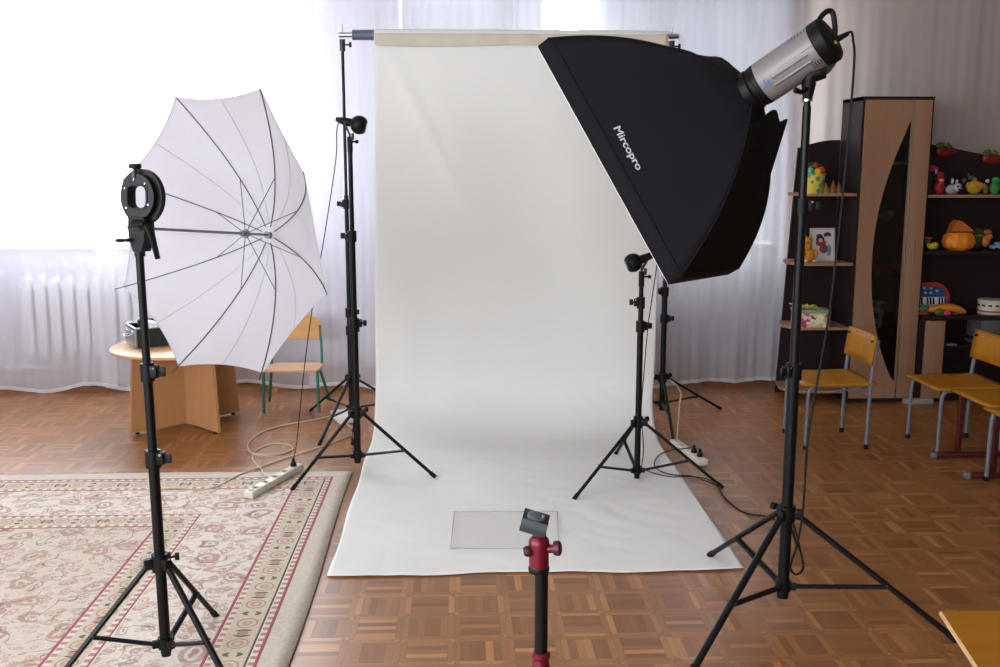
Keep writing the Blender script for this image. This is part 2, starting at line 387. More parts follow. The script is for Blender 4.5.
# ================================================================== room
def st(name, bm, m, smooth=False, parent=None):
    return obj(name, bm, m, parent, smooth, kind='structure' if parent is None else None)
b = NB(); box(b, ((LEFT + RIGHT) / 2, (FRONT + BACK) / 2, -.05), (RIGHT - LEFT + .6, BACK - FRONT + .6, .1)); st('floor', b, M_floor)
b = NB(); box(b, ((LEFT + RIGHT) / 2, (FRONT + BACK) / 2, CEIL + .05), (RIGHT - LEFT + .6, BACK - FRONT + .6, .1)); st('ceiling', b, M_ceil)
def wall_with_holes(name, fix, lo, hi, holes, axis, m):
    b = NB(); T = .25
    def seg(a0, a1, z0, z1):
        if a1 - a0 < .001 or z1 - z0 < .001: return
        if axis == 'x': box(b, ((a0 + a1) / 2, fix + (T / 2 if fix > 0 else -T / 2), (z0 + z1) / 2), (a1 - a0, T, z1 - z0))
        else: box(b, (fix - T / 2, (a0 + a1) / 2, (z0 + z1) / 2), (T, a1 - a0, z1 - z0))
    cur = lo
    for a0, a1, z0, z1 in sorted(holes):
        seg(cur, a0, 0, CEIL); seg(a0, a1, 0, z0); seg(a0, a1, z1, CEIL); cur = a1
    seg(cur, hi, 0, CEIL); return st(name, b, m)
wall_with_holes('wall_back', BACK, LEFT - .25, RIGHT + .25, [w[1:] for w in WINS if w[0] == 'back'], 'x', M_wall)
wall_with_holes('wall_left', LEFT, FRONT - .25, BACK, [w[1:] for w in WINS if w[0] == 'left'], 'y', M_wall)
b = NB(); box(b, (RIGHT + .125, (FRONT + BACK) / 2, CEIL / 2), (.25, BACK - FRONT, CEIL)); st('wall_right', b, M_wallR)
wall_with_holes('wall_front', FRONT, LEFT, RIGHT, [w[1:] for w in WINS if w[0] == 'front'], 'x', M_wallR)
b = NB(); box(b, ((LEFT + RIGHT) / 2, BACK - .012, .06), (RIGHT - LEFT, .024, .12), .004); st('baseboard_back', b, M_base)
b = NB(); box(b, (LEFT + .012, (FRONT + BACK - .03) / 2, .06), (.024, BACK - FRONT - .03, .12), .004); st('baseboard_left', b, M_base)
def window(i, w, a0, a1, z0, z1, n):
    b = NB(); t = .06; c = (BACK if w == 'back' else LEFT)
    def bar(u0, u1, v0, v1, dd=.06):
        if w != 'left': box(b, ((u0 + u1) / 2, BACK + .13 if w == 'back' else FRONT - .13, (v0 + v1) / 2), (u1 - u0, dd, v1 - v0), .006)
        else: box(b, (LEFT - .13, (u0 + u1) / 2, (v0 + v1) / 2), (dd, u1 - u0, v1 - v0), .006)
    bar(a0, a1, z0, z0 + t); bar(a0, a1, z1 - t, z1); bar(a0, a0 + t, z0 + t, z1 - t); bar(a1 - t, a1, z0 + t, z1 - t)
    for k in range(1, n):
        x = a0 + (a1 - a0) * k / n; bar(x - .04, x + .04, z0 + .01, z1 - .01, .052)
    zt = z0 + 1.375; bar(a0 + .01, a1 - .01, zt - .03, zt + .03, .044)
    fr = st('window_%d' % i, b, M_pvc)
    b = NB()
    if w != 'left': box(b, ((a0 + a1) / 2, BACK + .13 if w == 'back' else FRONT - .13, (z0 + z1) / 2), (a1 - a0 - .04, .006, z1 - z0 - .04))
    else: box(b, (LEFT - .13, (a0 + a1) / 2, (z0 + z1) / 2), (.006, a1 - a0 - .04, z1 - z0 - .04))
    st('window_pane', b, M_glass, parent=fr)
    b = NB()
    if w != 'left': box(b, ((a0 + a1) / 2, BACK + .03 if w == 'back' else FRONT - .03, z0 - .012), (a1 - a0 + .08, .16, .03), .006)
    else: box(b, (LEFT - .03, (a0 + a1) / 2, z0 - .012), (.16, a1 - a0 + .08, .03), .006)
    st('window_sill', b, M_pvc, parent=fr)
for i, (w, a0, a1, z0, z1) in enumerate(WINS): window(i + 1, w, a0, a1, z0, z1, 3 if w == 'back' else 3)

def blind(x0, x1, label):
    t = thing('venetian_blind', label, 'blind', ((x0 + x1) / 2, BACK - .06, 2.98), group='venetian blinds on the middle window')
    b = NB(); z = 2.93
    while z > 1.05:
        box(b, ((x0 + x1) / 2, BACK - .06, z), (x1 - x0, .026, .0012), 0, MX.Rotation(R_(68), 3, 'X')); z -= .0235
    obj('slats', b, M_slat, t, False)
    b = NB(); box(b, ((x0 + x1) / 2, BACK - .06, 2.965), (x1 - x0, .04, .035), .004); obj('head_rail', b, M_pvc, t)
    b = NB(); box(b, ((x0 + x1) / 2, BACK - .06, 1.045), (x1 - x0, .028, .014), .003); obj('bottom_rail', b, M_pvc, t)
    for x in (x0 + .12, (x0 + x1) / 2, x1 - .12):
        b = NB(); tube(b, [(x, BACK - .075, 2.95), (x, BACK - .075, 1.05)], .0015, 5); obj('ladder_cord', b, M_pvc, t)
M_slat = cloth('white_slat', (196, 197, 203), .15, 0, 3)
blind(-.40, .70, 'white venetian blind behind the sheer curtain above the backdrop crossbar')
blind(.84, 2.37, 'wide white venetian blind behind the sheer curtain, nearer the dark cabinet')

# ------------------------------------------------------------------ curtains
def curtain(x0, x1, Y, ztop, zhem, amp, folds, seed, m, label, hem=True):
    rnd = random.Random(seed); ph = [rnd.uniform(0, 6.28) for _ in range(6)]
    L = x1 - x0
    def yo(u, v):
        x = u * L * folds
        a = amp * (.55 + .45 * v)
        warp = .9 * sin(u * 5 + ph[3]) + .5 * sin(v * 2.2 + ph[4]) * .6
        return a * (.6 * sin(x * 2 * pi + warp + ph[0]) + .3 * sin(x * 4.7 * pi + ph[1] + v * .9) + .18 * sin(x * 9.1 * pi + ph[2] + warp))
    def hemz(u): return zhem + .018 * sin(u * L * 5.1 + ph[5]) + .012 * sin(u * L * 11 + ph[1])
    def fn(u, v):   # v 0 top, 1 bottom
        z0 = hemz(u)
        return V((x0 + u * L + .02 * sin(v * 3 + u * 9 + ph[2]), Y + yo(u, v), ztop + (z0 - ztop) * v))
    b = NB(); grid(b, int(L * 90), 16, fn)
    o = obj('sheer_curtain', b, m); tag(o, label, 'curtain')
    if hem:
        b = NB(); grid(b, int(L * 90), 1, lambda u, v: fn(u, 1 - .009 * v) + V((0, -.004, 0)))
        h = obj('hem', b, M_hem, o, label='denser white hem band')
curtain(-4.1, -2.42, 7.06, 3.1, .03, .016, 2.6, 5, M_sheer, 'sheer white curtain at far left of the bright window')
curtain(-2.55, -1.02, 7.08, 3.1, .035, .014, 2.8, 9, M_sheer, 'sheer white curtain behind the round table and white umbrella')
curtain(-1.10, .35, 7.05, 3.1, .03, .016, 3.4, 14, M_sheer, 'sheer white curtain beside the left edge of the backdrop')
curtain(.25, 2.36, 7.07, 3.1, .03, .026, 3.2, 21, M_sheer2, 'greyish sheer curtain hanging right of the backdrop, behind the softbox')
curtain(2.28, 4.6, 7.10, 3.1, .05, .022, 2.6, 33, M_sheer3, 'curtain tinted brown for weaker light, hanging behind the dark cabinet')
b = NB(); tube(b, [(LEFT + .1, 7.07, 3.12), (RIGHT - .05, 7.07, 3.12)], .014, 10); tag(obj('curtain_rail', b, M_pvc), 'long white curtain rail under the ceiling', 'curtain rail')

# ------------------------------------------------------------------ radiator
t = thing('radiator', 'white cast iron radiator seen through the sheer curtain', 'radiator', (-2.6, 7.25, .20))
for k in range(11):
    b = NB(); x = -3.10 + k * .098
    prism(b, [(-.036, .30), (-.030, .27), (0, .235), (.030, .27), (.036, .30), (.036, .74), (.030, .79), (0, .815), (-.030, .79), (-.036, .74)], -.05, .05, MX.Translation((x, 7.25, 0)) @ XZ)
    obj('section', b, M_rad, t)
b = NB(); tube(b, [(-3.16, 7.25, .33), (-2.06, 7.25, .33)], .018); obj('lower_header', b, M_rad, t)
b = NB(); tube(b, [(-3.16, 7.25, .74), (-2.06, 7.25, .74)], .018); obj('upper_header', b, M_rad, t)
b = NB(); tube(b, smoothpts([(-3.1, 7.25, .33), (-3.2, 7.25, .33), (-3.25, 7.25, .29), (-3.25, 7.25, .2), (-3.25, 7.25, .14)], 5), .013); obj('feed_pipe', b, M_rad, t)
b = NB(); tube(b, [(-4.3, 7.3, .14), (-.9, 7.3, .14)], .014); tag(obj('heating_pipe', b, M_rad), 'horizontal heating pipe along the foot of the window wall', 'pipe')

# ------------------------------------------------------------------ rug
b = NB()
gx0, gy0 = -3.6, 1.2
def rg(u, v):
    x = gx0 + (RX - gx0) * u; y = gy0 + (RY - gy0) * v
    e = .010 * sin(y * 2.3) * (u ** 8) + 0; e2 = .008 * sin(x * 3.1) * (v ** 8)
    return V((x + e, y + e2, .012 + .0015 * sin(x * 7) * sin(y * 5)))
grid(b, 60, 60, rg)
o = obj('rug', b, M_rug); solidify(o, .010, -1); tag(o, 'cream patterned rug with pink and tan floral borders on the parquet', 'rug')

# ================================================================== light stands
def light_stand(label, cx, cy, feet, hub, low, secs, clamps, m=None, br=.012, group=None, ang0=.3, brj=.57):
    m = m or M_blk
    t = thing('light_stand', label, 'light stand', (cx, cy, 0), group=group)
    for z0, z1, r in secs:
        b = NB(); cyl(b, (cx, cy, z0), (cx, cy, z1), r, 18); obj('pole_section', b, m, t)
    r0 = secs[0][2]
    b = NB(); cyl(b, (cx, cy, hub - .028), (cx, cy, hub + .028), r0 + .009, 18)
    for fx, fy in feet:
        d = V((fx - cx, fy - cy, 0)).normalized(); p = V((cx, cy, hub)) + d * (r0 + .016)
        box(b, p, (.032, .024, .034), .003, MX.Rotation(math.atan2(d.y, d.x), 3, 'Z'))
    co = obj('leg_collar', b, M_blk2, t)
    b = NB(); d = V((cos(ang0), sin(ang0), 0)); p = V((cx, cy, hub + .012)) + d * (r0 + .008); cyl(b, p, p + d * .02, .004, 8); cyl(b, p + d * .02, p + d * .034, .013, 8); obj('knob', b, M_chrome if False else M_knob, co)
    b = NB(); cyl(b, (cx, cy, low - .018), (cx, cy, low + .018), r0 + .007, 18)
    for fx, fy in feet:
        d = V((fx - cx, fy - cy, 0)).normalized(); p = V((cx, cy, low)) + d * (r0 + .012)
        box(b, p, (.026, .02, .024), .003, MX.Rotation(math.atan2(d.y, d.x), 3, 'Z'))
    obj('brace_collar', b, M_blk2, t)
    b = NB(); cyl(b, (cx, cy, low - .045), (cx, cy, low - .018), r0 * .9, 14); obj('pole_end', b, M_blk2, t)
    for fx, fy in feet:
        d = V((fx - cx, fy - cy, 0)).normalized()
        A = V((cx, cy, hub - .004)) + d * (r0 + .02); F = V((fx, fy, br + .002)); J = A + (F - A) * brj
        b = NB(); tube(b, [A, F], br, 8, flat=.8); lg = obj('leg', b, m, t)
        q = (F - A).normalized(); b = NB(); tube(b, [F - q * .03, F + q * .004], br * 1.18, 8, flat=.85); obj('rubber_foot', b, M_rub, lg)
        side = V((-d.y, d.x, 0)) * (br * .95)
        b = NB(); L0 = V((cx, cy, low)) + d * (r0 + .014)
        tube(b, [L0, J - V((0, 0, br * .6))], br * 1.0, 6, flat=.7)
        bc = obj('brace', b, m, t)
        b = NB(); cyl(b, J - side * 1.35, J + side * 1.35, .004, 8); obj('rivet', b, M_gun, bc)
    for z, a, r in clamps:
        b = NB(); cyl(b, (cx, cy, z - .030), (cx, cy, z + .026), r + .007, 18)
        d = V((cos(a), sin(a), 0)); box(b, V((cx, cy, z)) + d * (r + .009), (.026, .030, .040), .004, MX.Rotation(a, 3, 'Z'))
        cl = obj('clamp_collar', b, M_blk2, t)
        b = NB(); p = V((cx, cy, z)) + d * (r + .018); cyl(b, p, p + d * .008, .005, 8); box(b, p + d * .017, (.020, .011, .030), .004, MX.Rotation(a, 3, 'Z')); obj('knob', b, M_knob, cl)
        b = NB(); s = V((-d.y, d.x, 0)); cyl(b, V((cx, cy, z + .014)) + d * (r + .014) - s * .018, V((cx, cy, z + .014)) + d * (r + .014) + s * .018, .0035, 8); obj('clamp_bolt', b, M_chrome, cl)
    return t
UX, UY = -.957, 3.05
rug_stand = light_stand('black light stand on the patterned rug, carrying the white umbrella bracket', UX, UY, [(-1.27, 2.90), (-.681, 2.812), (-.882, 3.392)], .357, .085,
            [(.05, .72, .0170), (.66, 1.0, .0145), (.94, 1.36, .0122)], [(.700, -.2, .0170), (.975, -.2, .0145)], br=.0108)
rug_stand.rotation_euler = (0, -.007, 0)
SX, SY = 1.14, 3.32
light_stand('heavy black light stand carrying the big black softbox and strobe', SX, SY, [(.719, 2.912), (1.668, 3.109), (1.021, 3.88)], .393, .125,
            [(.08, .93, .0205), (.85, 1.48, .0165), (1.38, 1.79, .0138), (1.79, 1.815, .011)], [(.905, -2.6, .0205), (1.465, -.2, .0165)], br=.0125, ang0=2.2)
LX, LY = -.55, 5.12
light_stand('tall black light stand with small round spotlight, left of the backdrop', LX, LY, [(-.843, 4.80), (-.14, 4.98), (-.63, 5.62)], .322, .095,
            [(.06, .82, .0185), (.78, 1.27, .0155), (1.2, 1.68, .012)], [(.795, .1, .0185), (1.245, 3.0, .0155)], br=.0108)
KX, KY = .897, 4.91
light_stand('short black light stand with small round spotlight, standing on the backdrop cloth', KX, KY, [(.54, 4.61), (1.30, 4.75), (.86, 5.37)], .311, .06,
            [(.035, .82, .0155), (.74, .95, .0130), (.93, 1.02, .0112)], [(.805, .1, .0155), (.925, 3.0, .0130)], br=.0098)
BLX, BLY, BRX, BRY = -.685, 6.1, 1.262, 6.1
light_stand('thin black stand holding the left end of the backdrop crossbar', BLX, BLY, [(-.99, 6.44), (-.82, 5.62), (-.25, 6.22)], .295, .11,
            [(.08, .72, .0165), (.66, 1.42, .0135), (1.36, 2.31, .0095)], [(.60, .2, .0165), (.71, .2, .0165), (1.37, 3.0, .0135)], m=M_dgrn, br=.0098)
light_stand('black stand holding the right end of the backdrop crossbar', BRX, BRY, [(1.71, 6.38), (1.23, 5.58), (.84, 6.34)], .285, .12,
            [(.08, .80, .0175), (.74, 1.42, .0140), (1.36, 2.31, .0095)], [(.66, 0, .0175), (.83, 3.1, .0175)], m=M_blk, br=.0098)
# ------------------------------------------------------------------ crossbar and backdrop
BZ = 2.352
t = thing('backdrop_crossbar', 'grey tube crossbar holding up the white backdrop cloth', 'crossbar', (.28, 6.1, BZ))
b = NB(); cyl(b, (-.625, 6.1, BZ), (1.215, 6.1, BZ), .030, 24); obj('tube', b, M_tube, t)
b = NB(); cyl(b, (-.705, 6.1, BZ), (-.62, 6.1, BZ), .015, 16); obj('end_rod', b, M_chrome, t)
b = NB(); cyl(b, (1.21, 6.1, BZ), (1.30, 6.1, BZ), .015, 16); obj('end_rod', b, M_chrome, t)
for sx, s in ((BLX, 1), (BRX, 1)):
    q = thing('spigot_clamp', 'wing screw clamp under the %s end of the crossbar' % ('left' if sx < 0 else 'right'), 'clamp', (sx, 6.1, 2.25))
    b = NB(); cyl(b, (sx, 6.1, 2.259), (sx, 6.1, 2.326), .017, 14); obj('socket', b, M_gun, q)
    b = NB(); cyl(b, (sx, 6.1, 2.368), (sx, 6.1, 2.412), .005, 8); obj('pin', b, M_chrome, q)
    b = NB(); cyl(b, (sx + .015 * s, 6.1, 2.296), (sx + .038 * s, 6.1, 2.296), .005, 8); box(b, (sx + .046 * s, 6.1, 2.296), (.016, .008, .030), .003); obj('wing_screw', b, M_blk2, q)
# profile of the cloth (Y,z) from the top
def cloth_fn(u, v):
    P = CL; k = v * (len(P) - 1); i = min(int(k), len(P) - 2); f = k - i
    y = P[i][0] + (P[i + 1][0] - P[i][0]) * f; z = P[i][1] + (P[i + 1][1] - P[i][1]) * f
    xl = P[i][2] + (P[i + 1][2] - P[i][2]) * f; xr = P[i][3] + (P[i + 1][3] - P[i][3]) * f
    x = xl + (xr - xl) * u
    hang = max(0, min(1, (z - .1) / .5)); top = 1 - max(0, (z - 1.9) / .45)
    # soft folds in the hanging part: a crease runs down from the upper left corner
    cr = x - (-.43 + (2.28 - z) * .50)
    off = -.009 * math.exp(-(cr / .045) ** 2) * hang * max(0, min(1, (z - 1.25) / .5)) * min(1, top + .3)
    off += hang * .012 * sin(x * 3.1 + z * 1.2) * top
    off += hang * .006 * sin(x * 9 + z * 3) * top
    flat = 1 - max(0, min(1, z / .05))
    n1 = NZ.noise(V((x * 2.2, y * 2.6, 0))) * .006 + abs(NZ.noise(V((x * 5 + y * 3, y * 5 - x * 2, 4)))) * .006
    zz = z + flat * max(0, n1 + .002) * (1 if y < 5.3 else .4)
    if y < 3.9: y += .010 * sin(x * 6.5) + .004 * sin(x * 17)
    if u in (0, 1): x += .004 * sin(y * 8)
    return V((x, y + off, zz))
CL = []
for k in range(7):
    a = pi * .95 * (1 - k / 6.0); CL.append((6.1 + .033 * cos(a - .2 * 0) * -1 * -1, BZ + .034 * sin(a), -.492, 1.232))
CL = [(6.1 + .033 * cos(a), BZ + .033 * sin(a), -.492, 1.232) for a in [pi * .05 + pi * .95 * j / 6 for j in range(7)]]
CL = CL[::1]
for k in range(1, 25):
    f = k / 24; CL.append((6.062 - .03 * f, BZ - (BZ - .30) * f, -.492 - .030 * f, 1.232 - .035 * f))
for k in range(1, 11):
    a = pi / 2 * k / 10; CL.append((6.032 - .42 * (1 - cos(a)), .30 - .295 * sin(a), -.522 - .008 * k / 10, 1.197 - .050 * k / 10))
for k in range(1, 27):
    f = k / 26; CL.append((5.612 - (5.612 - 3.745) * f, .005, -.530, 1.147 - .015 * f))
b = NB(); grid(b, 110, 240, cloth_fn)
o = obj('backdrop_cloth', b, M_drop); solidify(o, .002, 0); tag(o, 'white backdrop cloth hanging from the crossbar and sweeping over the floor', 'backdrop')
b = NB(); grid(b, 60, 6, lambda u, v: V((-.492 + 1.724 * u, 6.056 - .003 - .004 * sin(u * 40) * v, BZ + .005 - v * (.070 + .006 * sin(u * 9)))))
M_tape = mat('aged_hem_fabric', (206, 197, 182), .8, var=.10, vs=9)
solid = obj('sleeve_hem', b, M_tape, o, label='beige stained sleeve along the crossbar'); solidify(solid, .002)
# ------------------------------------------------------------------ acrylic sheet
b = NB(); prism(b, [(-.050, 3.985), (.402, 3.965), (.440, 4.42), (-.037, 4.435)], .013, .018); o = obj('acrylic_sheet', b, M_acr, None, False)
tag(o, 'clear rectangular acrylic sheet lying on the white backdrop cloth', 'acrylic sheet')
b = NB(); P = [(-.050, 3.985), (.402, 3.965), (.440, 4.42), (-.037, 4.435)]
tube(b, [(x, y, .0165) for x, y in P], .0022, 4, closed=True)
obj('polished_edge', b, mat('acrylic_edge', (170, 160, 166), .3), o)

# ================================================================== umbrella + bracket
k_ = UY / 3.16
n_ = V((-0.520, -0.8488, 0.0958)).normalized(); e1 = n_.cross(V((0, 0, 1))).normalized(); e2 = e1.cross(n_)
AP = V((-.691, 3.589, 1.6 + (1.349 - 1.6)) ) ; AP = V((0, 0, 1.6)) + (AP - V((0, 0, 1.6))) * k_ + V((.012, 0, .006))
UR, US, SP = .497 * k_, .246 * k_, -.351
t = thing('umbrella', 'white translucent photo umbrella clamped to the stand on the rug', 'umbrella', tuple(AP))
def ribp(ang, f):
    q = .5 + .5 * cos(ang - (SP + 7 * pi / 4)); q = max(0, (q - .85) / .15) * f      # one rib is pulled in
    rad = UR * f * (1 - .10 * q); s = US * (f ** 1.75) + .05 * q * f
    return AP + n_ * s + (e2 * cos(ang) + e1 * sin(ang)) * rad
def gore(k):
    a0 = SP + k * pi / 4; a1 = a0 + pi / 4
    def fn(u, v):
        f = .03 + .97 * v; w = 4 * u * (1 - u); f2 = f * (1 - .035 * w * v)
        p = ribp(a0, f2).lerp(ribp(a1, f2), u)
        return p - n_ * (.012 * w * v * (1 - v) * 4) * .6 + n_ * .004 * sin(v * 9 + k) * w * .5
    return fn
b = NB()
for k in range(8):
    grid(b, 10, 22, gore(k))
    f = gore(k); tube(b, [f(.5, v / 16) + n_ * .0008 for v in range(1, 17)], .0012, 4)
    e = [f(u / 10, 1.0) for u in range(11)]; tube(b, e, .0016, 4)
bmesh.ops.remove_doubles(b, verts=b.verts, dist=.0002)
obj('canopy', b, M_umb, t)
RUN = AP + n_ * .115
for k in range(8):
    a = SP + k * pi / 4
    b = NB(); tube(b, [ribp(a, f / 16 * 1.0) + n_ * .004 for f in range(1, 17)] + [ribp(a, 1.045) + n_ * .004], .0017, 6); rb = obj('rib', b, M_rib, t)
    b = NB(); tube(b, [RUN, ribp(a, .42) + n_ * .005], .0013, 6); obj('stretcher', b, M_rib, rb)
b = NB(); tube(b, [AP - n_ * .05, AP + n_ * .60], .0045, 10); obj('shaft', b, M_shaft, t)
b = NB(); cyl(b, RUN - n_ * .012, RUN + n_ * .02, .010, 14); cyl(b, RUN - n_ * .004, RUN + n_ * .004, .015, 14); obj('runner', b, M_shaft, t)
b = NB(); cyl(b, AP - n_ * .02, AP + n_ * .012, .013, 14); obj('crown', b, M_shaft, t)
# bracket
t = thing('umbrella_bracket', 'black speed ring bracket with tilt lever on top of the rug stand', 'bracket', (UX, UY, 1.345))
ax = V((-.46, -.88, .05)).normalized(); px = V((0, 0, 1)).cross(ax).normalized() * -1; py = ax.cross(px) * -1
if py.z < 0: py = -py
RC = V((-.943, 3.05, 1.512))
Mr = MX((px, py, ax)).transposed().to_4x4(); Mr.translation = RC
N = 48
out = [(.0825 * cos(2 * pi * i / N), .0825 * sin(2 * pi * i / N)) for i in range(N)]
def sup(a, w, h): c, s = cos(a), sin(a); k = (abs(c / w) ** 4 + abs(s / h) ** 4) ** -.25; return (c * k, s * k)
inn = [sup(2 * pi * i / N, .036, .033) for i in range(N)]
b = NB(); ringprism(b, out, inn, -.014, .002, Mr); rp = obj('mount_ring', b, M_blk2, t)
out2 = [(.066 * cos(2 * pi * i / N), .066 * sin(2 * pi * i / N) * 1.02) for i in range(N)]
b = NB(); ringprism(b, out2, inn, .002, .018, Mr); obj('ring_flange', b, M_blk, t)
b = NB(); ringprism(b, [(x * 1.2, y * 1.2) for x, y in inn], inn, -.003, .020, Mr); obj('ring_liner', b, M_knob, t)
for a in (.5, 1.4, 2.3, 3.6, 5.6):
    b = NB(); p = Mr @ V((.052 * cos(a), .052 * sin(a), .018)); cyl(b, p, p + ax * .003, .0028, 8); obj('screw', b, M_chrome, t)
b = NB(); T = RC + V((-.01, -.01, .066)); cyl(b, T - V((0, 0, .01)), T + V((0, 0, .018)), .005, 8); lathe(b, [(.013, .016), (.019, .020), (.019, .030), (.012, .033)], 12, MX.Translation(T)); obj('locking_screw', b, M_blk2, t)
b = NB(); p = Mr @ V((.012, .060, .016)); box(b, p, (.010, .012, .028), .003); obj('release_catch', b, M_gun, t)
b = NB(); Mb = MX.Translation((-.949, 3.045, 1.41)) @ MX.Rotation(math.atan2(px.y, px.x), 4, 'Z') @ XZ
prism(b, [(-.034, .045), (.028, .045), (.032, .0), (.027, -.030), (.016, -.060), (-.016, -.060), (-.030, -.025), (-.036, .01)], -.020, .020, Mb); obj('bracket_body', b, M_blk2, t)
b = NB(); cyl(b, (-.957, 3.05, 1.335), (-.957, 3.05, 1.362), .016, 14); obj('spigot_socket', b, M_knob, t)
b = NB(); H = V((-.922, 3.0, 1.432)); cyl(b, H - V((.035, -.02, 0)), H + V((.012, -.02, 0)), .015, 16); tube(b, [H + V((0, -.01, .004)), H + V((.020, -.022, -.008)), H + V((.030, -.03, -.04)), H + V((.043, -.035, -.098))], [.014, .015, .011, .009], 10, flat=.7); obj('tilt_lever', b, M_blk2, t)
b = NB(); p = V((-.974, 3.03, 1.385)); cyl(b, p, p + V((-.012, -.006, 0)), .006, 10); cyl(b, p + V((-.012, -.006, 0)), p + V((-.030, -.012, 0)), .0045, 8); ball(b, p + V((-.028, -.012, 0)), (.016, .008, .006), 10); obj('wing_screw', b, M_blk2, t)

t.location = t.location + V((-.008, 0, -.006))

# ================================================================== softbox + strobe
P_ = V((.990, 3.433, 1.850)); n = V((-.692, .502, -.519)).normalized(); u_ = V((-.418, .308, .855)).normalized(); w_ = V((.589, .808, -.003)).normalized()
D_, L_, W_ = .44, .94, .590; FC = V((.973, 3.433, 1.835)) + n * (D_ - .045) + V((.004, 0, .006))
corn = [FC + u_ * L_ / 2 - w_ * W_ / 2, FC - u_ * L_ / 2 - w_ * W_ / 2, FC - u_ * L_ / 2 + w_ * W_ / 2, FC + u_ * L_ / 2 + w_ * W_ / 2]
corn = [c + (V((-.022, 0, -.014)) if i in (0, 3) else V((0, 0, 0))) + w_ * (-.018 if i in (0, 1) else 0.0) + (V((-.028, 0, -.02)) if i == 2 else V((0, 0, 0))) for i, c in enumerate(corn)]
sg = [(1, -1), (-1, -1), (-1, 1), (1, 1)]
ringc = [P_ + n * .01 + u_ * a * .052 + w_ * c * .052 for a, c in sg]
def rod(i, f):
    a, c = sg[i]; p = ringc[i].lerp(corn[i], f)
    outd = (u_ * a * .9 + w_ * c * .55).normalized()
    bow = [.066, .066, .074, .060][i]
    off = bow * 4 * f * (1 - f) * (1.25 - .5 * f)
    if i == 3: off += .022 * math.exp(-((f - .2) / .09) ** 2)
    if i == 0: off += .012 * math.exp(-((f - .2) / .08) ** 2)
    return p + outd * off - n * off * .25
def panel(i):
    j = (i + 1) % 4
    inw = [w_, u_, -w_, -u_][i]
    def fn(s, f):
        g = min(1, f / .93); p = rod(i, g).lerp(rod(j, g), s)
        sag = 4 * s * (1 - s) * (.020 * sin(pi * g)) + .004 * sin(s * 14) * (1 - g) * 4 * s * (1 - s)
        q = p + inw * sag
        if f > .93: q = q + n * (.045 * (f - .93) / .07)
        return q
    return fn
t = thing('softbox', 'large black rectangular softbox with white front edge and printed lettering', 'softbox', tuple(P_))
pans = []
for i in range(4):
    b = NB(); grid(b, 26, 34, panel(i)); o = obj('fabric_panel', b, M_fab if i != 1 else M_fab2, t); solidify(o, .003, 0); pans.append(o)
b = NB()   # stitched seam where the front lip starts
for i in range(4):
    f = panel(i); o_ = [-w_, -u_, w_, u_][i]
    tube(b, [f(s / 20, .905) + o_ * .0025 for s in range(21)], .0022, 5)
obj('front_seam', b, M_fab2, t)
b = NB()
for i in range(4): tube(b, [rod(i, f / 20) + (u_ * sg[i][0] + w_ * sg[i][1]).normalized() * .001 for f in range(21)], .0035, 6)
obj('corner_seam', b, M_fab2, t)
b = NB(); grid(b, 12, 12, lambda s, f: corn[0].lerp(corn[1], s).lerp(corn[3].lerp(corn[2], s), f) * 1.0 + n * (.0455 + .003 * sin(pi * s) * sin(pi * f)))
o = obj('diffuser', b, M_white, t, label='white front diffuser'); solidify(o, .003, 0)
# loose corner flap of fabric beside the speed ring
b = NB()
Rr = V((1, -.04, 0)); Uu = V((0, .17, .985))
top_e = smoothpts([P_ - Uu * .080 + Rr * .050, P_ - Uu * .070 + Rr * .070 + w_ * .03, P_ - Uu * .104 + Rr * .080 + w_ * .04, P_ - Uu * .100 + Rr * .102 + w_ * .05], 4)
low_e = smoothpts([rod(1, .10), rod(1, .18).lerp(rod(2, .18), .3), rod(1, .20).lerp(rod(2, .22), .8), rod(2, .34)], 4)
def flap(s, f):
    k = min(int(s * 12), 11); q = s * 12 - k
    return top_e[k].lerp(top_e[k + 1], q).lerp(low_e[k].lerp(low_e[k + 1], q), f) + Uu * .006 * sin(s * 9) * (1 - f)
grid(b, 12, 8, flap)
o = obj('corner_flap', b, M_fab2, t); solidify(o, .003, 0)
b = NB(); lathe(b, [(.064, -.012), (.071, -.006), (.071, .02), (.064, .026), (.055, .026), (.055, -.012)], 28, axisM(P_, n)); obj('speed_ring', b, M_blk2, t)
# lettering
def text_geo(s, size=1.0, offset=.02):
    cu = bpy.data.curves.new('lettering', 'FONT'); cu.body = s; cu.size = size; cu.offset = offset; cu.resolution_u = 3
    to = bpy.data.objects.new('lettering', cu); COL.objects.link(to)
    dg = bpy.context.evaluated_depsgraph_get(); me = bpy.data.meshes.new_from_object(to.evaluated_get(dg))
    vs = [tuple(v.co) for v in me.vertices]; fs = [tuple(p.vertices) for p in me.polygons]
    bpy.data.objects.remove(to); bpy.data.meshes.remove(me); bpy.data.curves.remove(cu); return vs, fs
vs, fs = text_geo('Mircopro', 1.0, 0.0)
mx = max(v[0] for v in vs)
bb = NB(); f0 = panel(0); tv = []; nvs = len(vs)
for ox, oy in ((0, 0), (.045, .0), (.022, .022), (.022, -.022)):     # heavier strokes
    for x, y, z in vs:
        s = .405 + .190 * (x + ox) / mx; g = .843 - (y + oy) * .060
        p = f0(s, g); du = f0(s + .01, g) - p; dv = f0(s, g - .01) - p; nn = du.cross(dv).normalized()
        if nn.dot(-w_) < 0: nn = -nn
        tv.append(bb.verts.new(p + nn * (.0035 + ox * .004 + oy * .002)))
fs = [tuple(i + k * nvs for i in f) for k in range(4) for f in fs]
for f in fs:
    try: bb.faces.new([tv[k] for k in f])
    except ValueError: pass
obj('lettering', bb, M_txt, pans[0], False, label='pale grey printed lettering')

